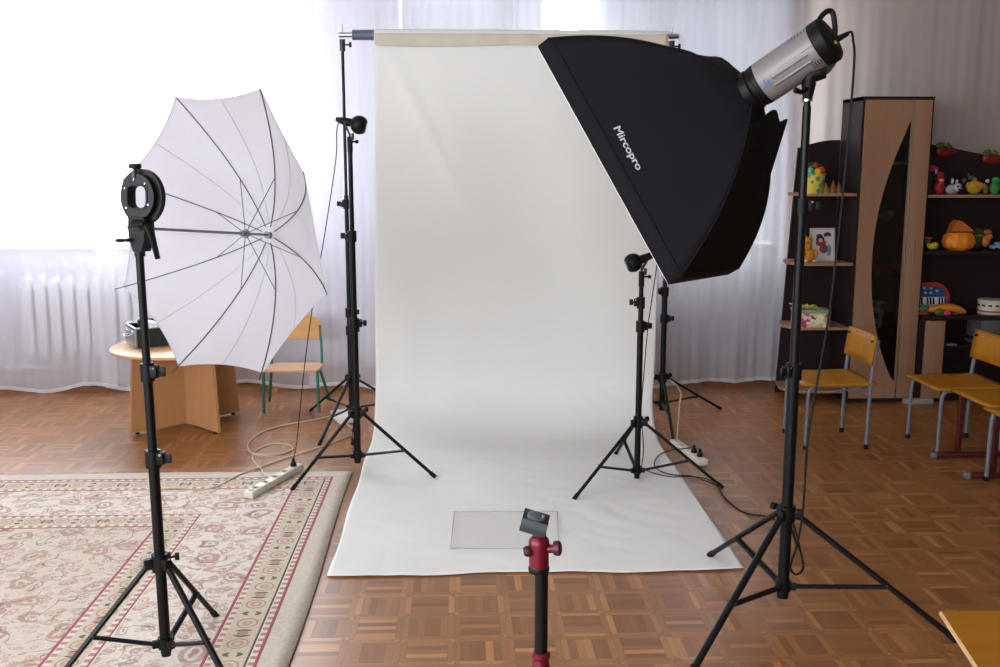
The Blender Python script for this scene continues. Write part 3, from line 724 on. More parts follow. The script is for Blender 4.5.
t = thing('studio_strobe', 'grey cylindrical studio strobe with black rear cap, behind the softbox', 'strobe', (SX, SY, 1.815))
m = -n; A0 = P_ + m * .018
Mh = axisM(A0, m)
b = NB(); lathe(b, [(.060, -.01), (.068, -.006), (.071, .004), (.069, .010), (.072, .012), (.072, .026)], 32, Mh); obj('mount_ring', b, M_blk2, t)
b = NB(); lathe(b, [(.0715, .026), (.0725, .03), (.0735, .236)], 40, Mh); body = obj('housing', b, M_grey, t, label='grey metal housing')
b = NB(); lathe(b, [(.0750, .232), (.0768, .236), (.0768, .270), (.066, .282), (.05, .286), (.0, .286)], 32, Mh); obj('rear_cap', b, M_blk2, t)
# angle helpers around the housing; side facing the camera
toc = (V((0, 0, 1.6)) - A0); toc = (toc - m * toc.dot(m)).normalized(); upm = toc.cross(m).normalized()
if upm.z < 0: upm = -upm
def hp(a, z, dr=0.0):   # a: 0 faces the camera, positive upwards
    r = .0715 + .002 * (z - .046) / .2 + dr
    return A0 + m * z + (toc * cos(a) + upm * sin(a)) * r
for a, z0, z1 in ((-.02, .070, .205), (-.38, .065, .205)):
    b = NB(); tube(b, [hp(a, z0), hp(a, (z0 + z1) / 2), hp(a, z1)], .0048, 8, flat=.8); obj('recess_line', b, M_grey, body)
    b = NB(); tube(b, [hp(a - .085, z0 + .003, .0003), hp(a - .085, (z0 + z1) / 2, .0003), hp(a - .085, z1, .0003)], .0014, 5); obj('ridge_shadow_line', b, M_shadow_print, body)  # dark line laid below each ridge as its painted shadow
b = NB()
for k in range(7): tube(b, [hp(-.52, .20 + k * .009, .0), hp(-.78, .20 + k * .009, .0)], .0018, 5)
for k in range(7): tube(b, [hp(1.05, .17 + k * .011, .0), hp(1.2, .17 + k * .011, .0)], .0015, 5)
obj('cooling_vent', b, M_rub, body)
# blue emblem and small printed line
vs2, fs2 = text_geo('Fe', 1.0, 0.0)
b = NB()
for ox in (0, .07):
    tv = [b.verts.new(hp(-.10 + (y * .040 - .012) / .073, .040 + (x + ox + y * .18) * .024, .0014 + ox * .004)) for x, y, z in vs2]
    for f in fs2: b.faces.new([tv[k] for k in f])
obj('emblem', b, M_blue, body, False, label='blue printed emblem')
b = NB()
for k in range(16):
    if k in (4, 9): continue
    z = .105 + k * .0085; tube(b, [hp(.17, z, .0004), hp(.17, z + .005, .0004)], .0015 if k < 9 else .0024, 4)
obj('printed_line', b, M_shadow_print, body)
E0 = A0 + m * .266
b = NB(); hh = [E0 + Rr * x / 300 - Uu * y / 300 + m * .008 for x, y in ((-12, -13), (-9, -20), (-3, -26), (2, -26), (4, -20), (5, -8), (4, 2))]
tube(b, smoothpts(hh, 5), .0062, 8, flat=1.5); obj('handle', b, M_blk2, t)
b = NB(); p = E0 - upm * .02 + toc * .035; cyl(b, p + m * .018, p + m * .026, .006, 8); obj('indicator_lamp', b, mat('amber_lens', (170, 150, 40), .3), t)
b = NB(); q = E0 + toc * .03 + Rr * .018 - Uu * .004; qd = (Rr * .85 + Uu * .45).normalized(); cyl(b, q, q + qd * .058, .0115, 12, .0075); obj('power_plug', b, M_blk2, t); PLG = q + qd * .05
# tilt mount
b = NB(); c0 = A0 + m * .205 - upm * .070
Mb = MX((V(m), V(upm), V(m).cross(V(upm)))).transposed().to_4x4(); Mb.translation = c0
prism(b, [(-.055, .012), (.045, .012), (.040, -.010), (.012, -.022), (-.03, -.020), (-.055, .0)], -.022, .022, Mb); obj('mount_rail', b, M_blk2, t)
b = NB(); J = V((SX + .002, SY, 1.865)); tube(b, [c0 - upm * .005, J + V((0, 0, .022)), J, V((SX, SY, 1.812))], [.034, .036, .030, .019], 12, flat=.8); obj('tilt_bracket', b, M_blk2, t)
b = NB(); cyl(b, (SX, SY, 1.806), (SX, SY, 1.813), .0175, 16); obj('stand_socket', b, M_chrome, t)
b = NB(); tube(b, [V((SX - .01, SY - .02, 1.845)), V((SX - .035, SY - .04, 1.832)), V((SX - .058, SY - .05, 1.838))], [.007, .008, .010], 8); obj('tilt_lever', b, M_blk2, t)
# power cord of the strobe
b = NB(); pts = [PLG, PLG + qd * .02, (1.250, 3.24, 1.992), (1.262, 3.25, 1.92), (1.255, 3.25, 1.65), (1.238, 3.25, 1.291), (1.220, 3.25, 1.057), (1.190, 3.25, .817), (1.175, 3.25, .66), (1.172, 3.25, .429), (1.157, 3.25, .302), (1.142, 3.26, .219), (1.168, 3.27, .186), (1.202, 3.3, .203), (1.20, 3.36, .27), (1.195, 3.42, .33), (1.26, 3.6, .22), (1.40, 3.9, .02), (1.46, 4.15, .006), (1.41, 4.33, .006), (1.31, 4.40, .006), (1.275, 4.60, .006), (1.282, 4.75, .006)]
tube(b, smoothpts(pts, 6), .0042, 8); obj('power_cord', b, M_cable_b, t)

# ================================================================== small round spotlights
def spot(label, sx, sy, sz, ball_c, arm_c, cat='spotlight'):
    """sz: top of the stand; ball_c: centre of the round head; arm_c: back of the head"""
    t = thing('spotlight', label, cat, (sx, sy, sz))
    bc = V(ball_c); ac = V(arm_c); d = (bc - ac).normalized()
    M = axisM(bc, d)
    b = NB(); lathe(b, [(.0, -.047), (.018, -.0435), (.033, -.0335), (.0435, -.018), (.047, .0), (.0455, .012), (.041, .024), (.033, .034), (.029, .036), (.029, .030), (.0, .028)], 28, M); obj('lamp_head', b, M_blk2, t)
    b = NB(); lathe(b, [(.0, .029), (.027, .031), (.026, .034), (.0, .040)], 24, M); obj('lamp_face', b, mat('grey_lens', (120, 118, 120), .2), t)
    b = NB(); cyl(b, ac - d * .02, bc - d * .036, .017, 16, .022); obj('socket', b, M_blk2, t)
    b = NB(); cyl(b, ac - d * .045, ac - d * .015, .010, 12, .016); obj('cord_grip', b, M_blk2, t)
    for s in (-1, 1):
        b = NB(); y = V((0, s * .014, 0)); top = V((sx, sy, sz))
        tube(b, [ac + y, ac + y + V((0, 0, -.012)), top + y * .6 + V((0, 0, .055)), top + y * .5 + V((0, 0, .01))], .0048, 8); obj('arm', b, M_gun, t)
    b = NB(); cyl(b, (sx, sy, sz - .03), (sx, sy, sz + .03), .014, 14); box(b, (sx, sy, sz + .03), (.026, .032, .03), .004); obj('spigot', b, M_blk2, t)
    b = NB(); s = 1 if bc.x > sx else 1; box(b, (sx + .016, sy - .012, sz + .045), (.014, .02, .034), .004); obj('clamp_pad', b, mat('dark_red_pad', (70, 20, 22), .5), t, label='dark red clamp pad')
    b = NB(); cyl(b, (sx + .01, sy - .016, sz + .02), (sx + .034, sy - .016, sz + .02), .005, 8); ball(b, (sx + .036, sy - .016, sz + .02), .010, 10); obj('knob', b, M_knob, t)
    return t
spA = spot('small black round spotlight facing right on the tall stand left of the backdrop', LX, LY, 1.695, (-.502, 5.12, 1.797), (-.573, 5.12, 1.815))
spB = spot('small black round spotlight facing left, in front of the white backdrop', KX, KY, 1.035, (.853, 4.91, 1.123), (.925, 4.91, 1.152))
b = NB(); pts = [(-.600, 5.10, 1.815), (-.612, 5.1, 1.76), (-.620, 5.1, 1.625), (-.682, 5.1, 1.276), (-.743, 5.1, .971), (-.790, 5.1, .70), (-.819, 5.1, .503), (-.861, 5.1, .182), (-.880, 5.095, .085)]
tube(b, smoothpts(pts, 6), .0026, 6); obj('power_cord', b, M_cable_b, spA)
b = NB(); pts = [(.958, 4.89, 1.158), (.966, 4.88, 1.12), (.946, 4.88, .95), (.929, 4.88, .80), (.911, 4.87, .536), (.902, 4.86, .36), (.918, 4.86, .19), (.916, 4.9, .06), (.93, 5.02, .014), (.965, 5.05, .012), (1.01, 4.985, .012), (1.083, 4.93, .012), (1.15, 4.935, .012), (1.24, 4.93, .006), (1.275, 4.86, .006), (1.283, 4.76, .006)]
tube(b, smoothpts(pts, 6), .0028, 6); obj('power_cord', b, M_cable_b, spB)
b = NB(); pts = [(1.280, 4.79, .010), (1.19, 4.93, .014), (1.10, 4.955, .014), (1.04, 5.03, .014), (1.035, 5.16, .014), (1.10, 5.33, .014), (1.19, 5.42, .012), (1.240, 5.32, .05), (1.270, 5.24, .085)]
tube(b, smoothpts(pts, 6), .0032, 6); o = obj('looped_cable', b, M_cable_b); tag(o, 'black cable looped on the cloth edge and plugged into the right power strip', 'cord')

# ================================================================== power strips and cream cables
def power_strip(label, a, c, z, n=5, plugs=()):
    a = V((a[0], a[1], z)); c = V((c[0], c[1], z)); d = (c - a).normalized(); L = (c - a).length; an = math.atan2(d.y, d.x); mid = (a + c) / 2
    t = thing('power_strip', label, 'power strip', tuple(mid), an)
    Rz = MX.Rotation(an, 3, 'Z')
    b = NB(); box(b, mid + V((0, 0, .020)), (L, .052, .036), .007, Rz); obj('case', b, M_strip, t)
    for k in range(n):
        p = a + d * (L * (k + .7) / (n + .4)) + V((0, 0, .0385))
        b = NB(); lathe(b, [(.019, -.001), (.019, .0015), (.015, .0015), (.014, -.0005), (0, -.0005)], 20, MX.Translation(p)); sk = obj('socket', b, mat('shadow_cream', (188, 182, 164), .5) if k == 0 and False else M_strip, t)
        s = Rz @ V((0, 1, 0))
        b = NB()
        for q in (-1, 1): cyl(b, p + d * q * .006 + V((0, 0, -.0004)), p + d * q * .006 + V((0, 0, .0006)), .0026, 8)
        obj('contact_hole', b, M_rub, sk)
        if k in plugs:
            g = NB(); cyl(g, p + V((0, 0, .002)), p + V((0, 0, .022)), .017, 14, .014); cyl(g, p + V((0, 0, .022)), p + V((0, 0, .045)), .010, 10, .006)
            tag(obj('power_plug', g, M_blk2), 'black plug in the %s' % ('cream power strip on the rug corner' if a.x < 0 else 'grey white power strip, %s' % ('the one further from the camera' if k == 3 else 'the one nearest the camera')), 'plug')
    b = NB(); box(b, a + d * .022 + V((0, 0, .040)), (.016, .022, .006), .002, Rz); obj('switch', b, mat('switch_grey', (150, 148, 140), .4), t)
    return t
power_strip('long cream power strip lying on the corner of the patterned rug', (-1.03, 4.665), (-.855, 5.125), .0125, 5, (4,))
power_strip('grey white power strip on the parquet beside the right edge of the cloth', (1.225, 5.56), (1.300, 5.14), 0, 5, (3, 4))
def cablew(pts, label, r=.0048, m=None):
    b = NB(); tube(b, smoothpts(pts, 6), r, 8); o = obj('extension_cable', b, m or M_cable_w); tag(o, label, 'cable')
cablew([(-.955, 4.93, .030), (-1.01, 5.0, .030), (-1.04, 5.06, .020), (-1.06, 5.15, .007), (-1.105, 5.25, .006), (-1.150, 5.36, .006), (-1.167, 5.50, .006), (-1.13, 5.62, .006), (-1.075, 5.665, .006), (-1.0, 5.63, .006), (-.965, 5.54, .006), (-1.01, 5.45, .008), (-1.11, 5.41, .015), (-1.192, 5.494, .008), (-1.237, 5.681, .006), (-1.208, 5.923, .006), (-1.1, 6.08, .006), (-.95, 6.20, .006), (-.84, 6.30, .006)],
       'cream extension cable coiled in loops on the parquet behind the rug')
cablew([(-1.52, 4.80, .016), (-1.42, 4.84, .016), (-1.30, 4.80, .016), (-1.22, 4.86, .016), (-1.20, 4.92, .016), (-1.15, 5.05, .016), (-1.08, 5.2, .007), (-.996, 5.332, .006), (-.80, 5.60, .006), (-.66, 5.83, .006), (-.62, 5.95, .006)],
       'cream cable running from the rug across the parquet towards the backdrop', .0038)
cablew([(-1.045, 4.69, .03), (-1.10, 4.70, .02), (-1.2, 4.725, .016), (-1.32, 4.77, .016)], 'short cream lead leaving the near end of the rug power strip', .0038)
cablew([(1.228, 5.575, .02), (1.262, 5.64, .008), (1.33, 5.92, .05), (1.368, 6.07, .12), (1.375, 6.08, .19), (1.335, 6.08, .25), (1.30, 6.08, .275)], 'cream cable rising from the right power strip to the backdrop stand', .0045)
# white adapter box
t = thing('adapter_box', 'small white adapter box on the parquet between the two left stands', 'adapter', (-.75, 6.2, 0))
b = NB(); box(b, (-.75, 6.2, .028), (.11, .20, .05), .01, MX.Rotation(.4, 3, 'Z')); obj('case', b, mat('white_plastic', (222, 222, 226), .4), t)
b = NB(); tube(b, smoothpts([(-.73, 6.1, .03), (-.70, 6.02, .02), (-.66, 5.98, .006), (-.62, 5.86, .006)], 5), .004, 8); obj('lead', b, M_cable_w, t)

# ================================================================== camera tripod in the foreground
TX, TY = .146, 1.75
t = thing('camera_tripod', 'black and crimson camera tripod column in the foreground', 'tripod', (TX, TY, 0))
b = NB(); cyl(b, (TX, TY, .60), (TX, TY, .858), .0125, 20); obj('centre_column', b, M_blk, t)
b = NB(); lathe(b, [(.0165, .655), (.018, .658), (.018, .668), (.0155, .672), (.0155, .686), (.018, .689), (.018, .694), (.014, .698)], 24, MX.Translation((TX, TY, 0))); obj('column_lock', b, M_red, t)
b = NB(); lathe(b, [(.019, .60), (.019, .655), (.0165, .656)], 24, MX.Translation((TX, TY, 0))); obj('column_sleeve', b, M_blk2, t)
b = NB(); lathe(b, [(.030, .56), (.034, .565), (.034, .60), (.024, .604)], 24, MX.Translation((TX, TY, 0))); obj('leg_hub', b, M_red, t)
for a in (R_(90), R_(210), R_(330)):
    d = V((cos(a), sin(a), 0)); A = V((TX, TY, .58)) + d * .03; F = V((TX, TY, .014)) + d * .33
    b = NB(); tube(b, [A, A.lerp(F, .5)], .013, 12); lg = obj('leg', b, M_blk, t)
    b = NB(); tube(b, [A.lerp(F, .47), A.lerp(F, .53)], .0155, 12); obj('twist_lock', b, M_red, lg)
    b = NB(); tube(b, [A.lerp(F, .53), F], .010, 12); obj('lower_tube', b, M_blk, lg)
t = thing('ball_head', 'crimson tripod ball head with tilted grey quick release clamp', 'tripod head', (TX - .005, TY, .858))
HX = TX - .005
b = NB(); lathe(b, [(.0185, .857), (.0195, .860), (.0195, .866), (.0185, .868)], 28, MX.Translation((HX, TY, 0))); obj('base_ring', b, M_blk2, t)
b = NB(); lathe(b, [(.0185, .868), (.0185, .904), (.0195, .912), (.0180, .920), (.013, .926), (.0, .927)], 28, MX.Translation((HX, TY, 0))); obj('housing', b, M_red, t)
b = NB(); ball(b, (HX + .001, TY, .930), .0125, 18); obj('ball', b, M_red, t)
b = NB(); cyl(b, (HX + .012, TY - .004, .903), (HX + .030, TY - .010, .905), .008, 14); kn = obj('main_knob_stem', b, M_red, t)
b = NB(); lathe(b, [(.006, 0), (.013, .001), (.014, .006), (.014, .011), (.010, .014), (0, .014)], 18, axisM((HX + .026, TY - .010, .906), (1, -.25, .12))); obj('knob', b, mat('wine_knob', (74, 16, 32), .5), kn)
b = NB(); lathe(b, [(.005, 0), (.0095, .001), (.0105, .006), (.008, .011), (0, .0115)], 16, axisM((HX - .017, TY - .006, .900), (-1, -.2, -.05))); obj('friction_knob', b, mat('wine_knob2', (60, 14, 28), .5), t)
b = NB(); cyl(b, (HX, TY, .930), (HX - .006, TY - .002, .944), .0075, 12); obj('stem', b, M_chrome, t)
Mq = MX.Translation((HX - .008, TY - .002, .954)) @ MX.Rotation(R_(14), 4, 'Y') @ MX.Rotation(R_(10), 4, 'X') @ MX.Rotation(R_(-8), 4, 'Z') @ MX.Diagonal((1.15, 1.15, 1.2, 1))
b = NB(); prism(b, [(-.022, -.010), (.022, -.010), (.022, .002), (.017, .010), (.012, .006), (-.012, .006), (-.017, .010), (-.022, .002)], -.021, .021, Mq @ MX.Rotation(R_(0), 4, 'X') @ XZ @ MX.Rotation(pi / 2, 4, 'Y')); obj('quick_release_clamp', b, M_gun, t)
b = NB(); lathe(b, [(.014, .004), (.015, .006), (.015, .011), (.012, .013), (0, .013)], 20, Mq); pl = obj('release_plate', b, mat('light_gunmetal', (112, 120, 126), .35, .6), t)
b = NB(); cyl(b, Mq @ V((.010, -.004, .012)), Mq @ V((.010, -.004, .0175)), .0035, 10); obj('camera_screw', b, M_chrome, pl)
b = NB(); cyl(b, Mq @ V((-.020, .0, -.004)), Mq @ V((.020, .0, -.004)), .0035, 8); obj('clamp_rod', b, M_blk2, t)

# ================================================================== round table and case
t = thing('round_table', 'round pale wooden table with crossed panel base behind the umbrella', 'table', (-1.72, 6.16, 0))
TZ = .505
b = NB(); lathe(b, [(0, TZ - .02), (.418, TZ - .02), (.425, TZ - .016), (.425, TZ - .004), (.418, TZ), (0, TZ)], 64, MX.Translation((-1.72, 6.16, 0))); obj('tabletop', b, M_beechL, t)
for sgn in (1, -1):
    a = pi / 4 * sgn; Mp = MX.Translation((-1.72, 6.16, 0)) @ MX.Rotation(a, 4, 'Z') @ XZ
    halves = [(-.375, .375)] if sgn == 1 else [(-.375, -.010), (.010, .375)]
    b = NB()
    for x0, x1 in halves:
        i0 = x0 if abs(x0) < .1 else x0 * .90; i1 = x1 if abs(x1) < .1 else x1 * .90
        prism(b, [(x0, .012), (x1, .012), (i1, TZ - .02), (i0, TZ - .02)], -.009, .009, Mp)
    pn = obj('base_panel', b, M_beech, t)
    for s in (-1, 1):
        b = NB(); p = MX.Translation((-1.72, 6.16, 0)) @ MX.Rotation(a, 4, 'Z') @ V((s * .33, 0, 0)); cyl(b, p, p + V((0, 0, .013)), .012, 10); obj('glide', b, M_blk2, pn)
# case: open aluminium edged flight case
cx, cy, cz = -1.86, 6.23, TZ; ca = R_(30)
t = thing('equipment_case', 'open black case with aluminium edges standing on the round table', 'case', (cx, cy, cz), ca)
Mc = MX.Translation((cx, cy, cz)) @ MX.Rotation(ca, 4, 'Z')
def mbox(b, c, s, bev=0.0): box(b, Mc @ V(c), s, bev, MX.Rotation(ca, 3, 'Z'))
b = NB(); w2, d2, h2 = .19, .13, .115
mbox(b, (0, 0, .012), (2 * w2, 2 * d2, .012)); mbox(b, (0, -d2, h2 / 2 + .006), (2 * w2, .008, h2)); mbox(b, (0, d2, h2 / 2 + .006), (2 * w2, .008, h2)); mbox(b, (-w2, 0, h2 / 2 + .006), (.008, 2 * d2, h2)); mbox(b, (w2, 0, h2 / 2 + .006), (.008, 2 * d2, h2))
obj('shell', b, M_case, t)
b = NB()
for sy in (-1, 1): mbox(b, (0, sy * d2, h2 + .006), (2 * w2 + .014, .014, .010), .002)
for sx in (-1, 1): mbox(b, (sx * w2, 0, h2 + .006), (.014, 2 * d2 + .014, .010), .002)
for sx in (-1, 1):
    for sy in (-1, 1): mbox(b, (sx * w2, sy * d2, h2 / 2 + .006), (.014, .014, h2), .002)
    mbox(b, (sx * (w2), 0, h2 / 2), (.010, 2 * d2 - .02, h2 * .9), .002) if sx < 0 else None
obj('edge_trim', b, M_alu, t, label='silver aluminium edging')
b = NB(); tube(b, smoothpts([Mc @ V(p) for p in ((-w2 - .004, -.04, .07), (-w2 - .03, -.04, .065), (-w2 - .035, 0, .06), (-w2 - .03, .04, .065), (-w2 - .004, .04, .07))], 5), .007, 8); obj('handle', b, M_alu, t)
for y in (-.07, .07):
    b = NB(); mbox(b, (-w2 - .007, y, .085), (.008, .028, .036), .003); obj('latch', b, M_chrome, t)
for k, (x, y) in enumerate(((-.14, -.08), (.14, -.08), (-.14, .08), (.14, .08))):
    b = NB(); p = Mc @ V((x, y, 0)); cyl(b, p, p + V((0, 0, .008)), .010, 10); obj('rubber_foot', b, M_rub, t)
b = NB(); p = Mc @ V((-.085, -.035, .110)); lathe(b, [(.0, -.05), (.03, -.048), (.046, -.02), (.050, .0), (.044, .022), (.026, .036), (0, .040)], 20, axisM(p, (.3, -.5, .8)))
tag(obj('lamp_bulb', b, mat('white_bulb', (208, 216, 220), .3)), 'white rounded lamp lying in the open black case', 'lamp')
rnd = random.Random(4)
b = NB(); pts = []
for k in range(26): pts.append(Mc @ V((-.03 + .09 * cos(k * .9) * (1 + .15 * rnd.random()), .045 + .040 * sin(k * .9), .075 + .0030 * k * .9)))
tube(b, smoothpts(pts, 4), .011, 8); tag(obj('coiled_cable', b, M_cable_b), 'coil of black cable heaped inside the open case', 'cable')

# ================================================================== chairs
def green_chair():
    cx, cy = -1.103, 6.50
    t = thing('school_chair', 'small school chair with green metal frame and pale seat by the curtain', 'chair', (cx, cy, 0))
    def P(x, y, z): return (cx + x, cy + y, z)
    def rr(w, h, r, n=5):
        o = []
        for qx, qy, a in ((1, 1, 0), (-1, 1, 90), (-1, -1, 180), (1, -1, 270)):
            for k in range(n + 1):
                an = R_(a + 90 * k / n); o.append((qx * (w / 2 - r) + r * cos(an), qy * (h / 2 - r) + r * sin(an)))
        return o
    b = NB(); prism(b, [(x, y) for x, y in rr(.36, .32, .04)], .278, .292, MX.Translation((cx, cy, 0)) @ MX.Rotation(R_(-2.5), 4, 'X')); obj('seat', b, M_beechL, t)
    b = NB()
    prof = [(-.165, .445), (-.172, .50), (-.165, .545), (-.13, .585), (-.08, .603), (0, .607), (.08, .603), (.13, .585), (.165, .545), (.172, .50), (.165, .445)]
    g = []
    for side in (0, 1):
        g.append([b.verts.new(P(x, .165 + (.035 * (1 - (x / .17) ** 2)) + side * .010 + (z - .44) * .12, z)) for x, z in prof])
    b.faces.new(g[0]); b.faces.new(g[1][::-1])
    for i in range(len(prof)): b.faces.new((g[0][i], g[0][(i + 1) % len(prof)], g[1][(i + 1) % len(prof)], g[1][i]))
    br = obj('backrest', b, wood('backrest_ply', (206, 150, 84), (190, 134, 70), 0, .35), t)
    for s in (-1, 1):
        b = NB(); cyl(b, P(s * .145, .175, .53), P(s * .145, .168, .53), .006, 10); obj('screw', b, M_chrome, br)
        b = NB(); tube(b, [P(s * .172, -.125, .29), P(s * .178, -.135, .012)], .010, 10); lg = obj('leg', b, M_green, t)
        b = NB(); tube(b, [P(s * .155, .06, .285), P(s * .205, .21, .012)], .010, 10); obj('leg', b, M_green, t)
        b = NB(); tube(b, smoothpts([P(s * .172, -.12, .275), P(s * .17, .06, .275), P(s * .168, .12, .285), P(s * .166, .15, .33), P(s * .163, .165, .40), P(s * .155, .185, .54)], 4), .0095, 10); obj('side_frame', b, M_green, t)
    b = NB(); tube(b, [P(-.165, .05, .272), P(.165, .05, .272)], .008, 8); obj('crossbar', b, M_green, t)
green_chair()
def yellow_chair(label, loc, rotz, legm, sled=False):
    t = thing('school_chair', label, 'chair', (0, 0, 0), group=None)
    # local: chair faces -x; seat 0.38 m high
    b = NB()
    def sf(s, f):
        y = -.205 + .41 * s; x = -.215 + .42 * f; return V((x, y, .385 + .004 * f * f - .003 * sin(pi * f)))
    pts = []
    n = 6
    grid(b, 8, 10, lambda s, f: sf(s, f))
    o = obj('seat', b, [M_yel], t); solidify(o, .011, -1)
    b = NB(); grid(b, 8, 4, lambda s, f: V((.168 + .022 * f - .018 * (1 - (2 * s - 1) ** 2) * -1, -.20 + .40 * s, .485 + .165 * f))); br = obj('backrest', b, M_yel, t); solidify(br, .010, 0)
    for s in (-1, 1):
        for z in (.62,):
            b = NB(); cyl(b, (.170, s * .17, z), (.205, s * .17, z), .006, 8); obj('screw', b, M_rub, br)
    for s in (-1, 1):
        y = s * .185
        if not sled:
            b = NB(); tube(b, smoothpts([(-.180, y, .012), (-.178, y, .20), (-.175, y, .325), (-.160, y, .358), (-.125, y, .370), (0, y, .370), (.14, y, .372)], 5), .011, 12); lg = obj('leg', b, legm, t)
            b = NB(); cyl(b, (-.180, y, .0), (-.180, y, .025), .013, 10); obj('rubber_foot', b, M_rub, lg)
            b = NB(); tube(b, smoothpts([(.172, y, .012), (.175, y, .25), (.178, y, .40), (.188, y, .50), (.204, y, .63)], 4), .011, 12); lg = obj('leg', b, legm, t)
            b = NB(); cyl(b, (.172, y, .0), (.172, y, .028), .0135, 10); obj('rubber_foot', b, M_rub, lg)
        else:
            b = NB(); box(b, (-.01, y, .018), (.56, .030, .026), .004); fl = obj('sled_foot', b, legm, t)
            for x in (-.295, .275):
                b = NB(); box(b, (x, y, .018), (.026, .034, .032), .005); obj('end_cap', b, M_gleg, fl)
            b = NB(); box(b, (-.16, y, .20), (.028, .022, .34), .004); obj('leg', b, legm, t)
            b = NB(); tube(b, [(-.16, y, .365), (.16, y, .37), (.18, y, .44), (.204, y, .63)], .010, 8); obj('side_frame', b, legm, t)
    b = NB(); tube(b, [(.165, -.185, .345), (.165, .185, .345)] if not sled else [(-.16, -.185, .35), (-.16, .185, .35)], .009, 10); obj('crossbar', b, legm, t)
    if not sled:
        for s in (-1, 1):
            b = NB(); tube(b, [(.0, s * .185, .362), (.172, s * .185, .30)], .006, 8); obj('brace', b, legm, t)
    t.location = loc; t.rotation_euler = (0, 0, rotz); return t
y1 = yellow_chair('yellow wooden chair with grey legs in front of the tall cabinet', (2.135, 5.625, 0), 0, M_gleg)
y2 = dup(y1, (2.828, 5.475, 0), 0, 'yellow wooden chair with grey legs beside the red legged chair')
y3 = dup(y1, (2.868, 4.650, 0), 0, 'yellow seat with grey legs cut off by the right picture edge, nearest of the row')
y4 = yellow_chair('yellow wooden chair on dark red sled base, between two grey legged chairs', (2.905, 5.065, 0), 0, M_dred, True)
# near table / bench at lower right
t = thing('low_bench', 'honey yellow wooden bench top at the lower right corner', 'bench', (1.7, 2.25, 0))
b = NB(); poly = [(1.325, 2.555), (1.24, 2.10), (1.22, 1.98), (2.2, 1.85), (2.3, 2.53)]
prism(b, poly, .368, .380); top = obj('bench_top', b, M_yel, t)
b = NB(); e = [V((1.325, 2.555, .374)), V((1.24, 2.10, .374)), V((1.22, 1.98, .374))]; tube(b, e, .0065, 6); obj('worn_edge', b, M_ply, top, label='bare pale plywood edge')
for x, y in ((1.36, 2.40), (1.30, 2.05), (2.15, 2.40), (2.1, 1.98)):
    b = NB(); box(b, (x, y, .184), (.028, .028, .368), .004); obj('leg', b, M_dred, t)

# ================================================================== cabinet wall
YF, YB = 6.55, 6.90
def pbox(b, x0, x1, y0, y1, z0, z1, bev=.0): box(b, ((x0 + x1) / 2, (y0 + y1) / 2, (z0 + z1) / 2), (x1 - x0, y1 - y0, z1 - z0), bev)
# left corner shelf
t = thing('corner_shelf', 'dark brown open corner shelf with pale shelves left of the tall cabinet', 'shelf', (2.4, 6.72, 0))
b = NB(); arc = [(2.32, 1.715)]
for k in range(13):
    f = k / 12; arc.append((2.32 + (2.612 - 2.32) * f, 1.715 + .055 * sin(f * pi * .55)))
prism(b, [(2.24, .0), (2.612, .0)] + [(x, z) for x, z in arc[::-1]], -.009, .009, MX.Translation((0, YB, 0)) @ XZ); obj('back_panel', b, M_wenge, t)
for z in (1.415, .955, .520, .085):
    b = NB(); dx = -.02 * (1.4 - z) * 0
    poly = [(2.614, YB - .01), (2.614, YF + .01), (2.30, YF + .01), (2.255, YF + .04), (2.20, YF + .14), (2.26 + (1.4 - z) * -.02, YB - .01)]
    prism(b, poly, z - .018, z); obj('shelf_board', b, M_oak, t, label='pale beech shelf board')
# tall cabinet with smoked glass insert
t = thing('tall_cabinet', 'tall dark brown cabinet with beige doors and curved glass insert', 'cabinet', (2.85, 6.72, 0))
X0, X1, ZT = 2.616, 3.088, 2.035
b = NB(); pbox(b, X0, X0 + .02, YF, YB, 0, ZT); obj('side_panel', b, M_wenge, t)
b = NB(); pbox(b, X1 - .02, X1, YF, YB, 0, ZT); obj('side_panel', b, M_wenge, t)
b = NB(); pbox(b, X0, X1, YF - .004, YB, ZT - .02, ZT + .004); obj('top_panel', b, M_wenge, t)
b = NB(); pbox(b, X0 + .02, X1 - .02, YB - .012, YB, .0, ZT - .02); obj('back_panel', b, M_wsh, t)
b = NB(); pbox(b, X0 + .02, X1 - .02, YF + .02, YB - .012, .0, .06); obj('plinth', b, M_wenge, t)
for z in (.50, .86, 1.225, 1.62):
    b = NB(); pbox(b, X0 + .02, X1 - .02, YF + .03, YB - .012, z - .016, z); obj('inner_shelf', b, M_wenge if z < 1.5 else M_alu, t)
dl, dr = X0 + .016, 2.946
arcp = [(dr - .006, 1.905), (2.885, 1.76), (2.835, 1.62), (2.79, 1.46), (2.757, 1.30), (2.737, 1.12), (2.733, .95), (2.742, .78), (2.765, .62), (2.805, .45), (2.855, .30), (2.905, .19), (dr - .006, .145)]
arcs = [(p.x, p.y) for p in smoothpts([V((x, z, 0)) for x, z in arcp], 4)]
b = NB(); z0d, z1d = .035, ZT - .018
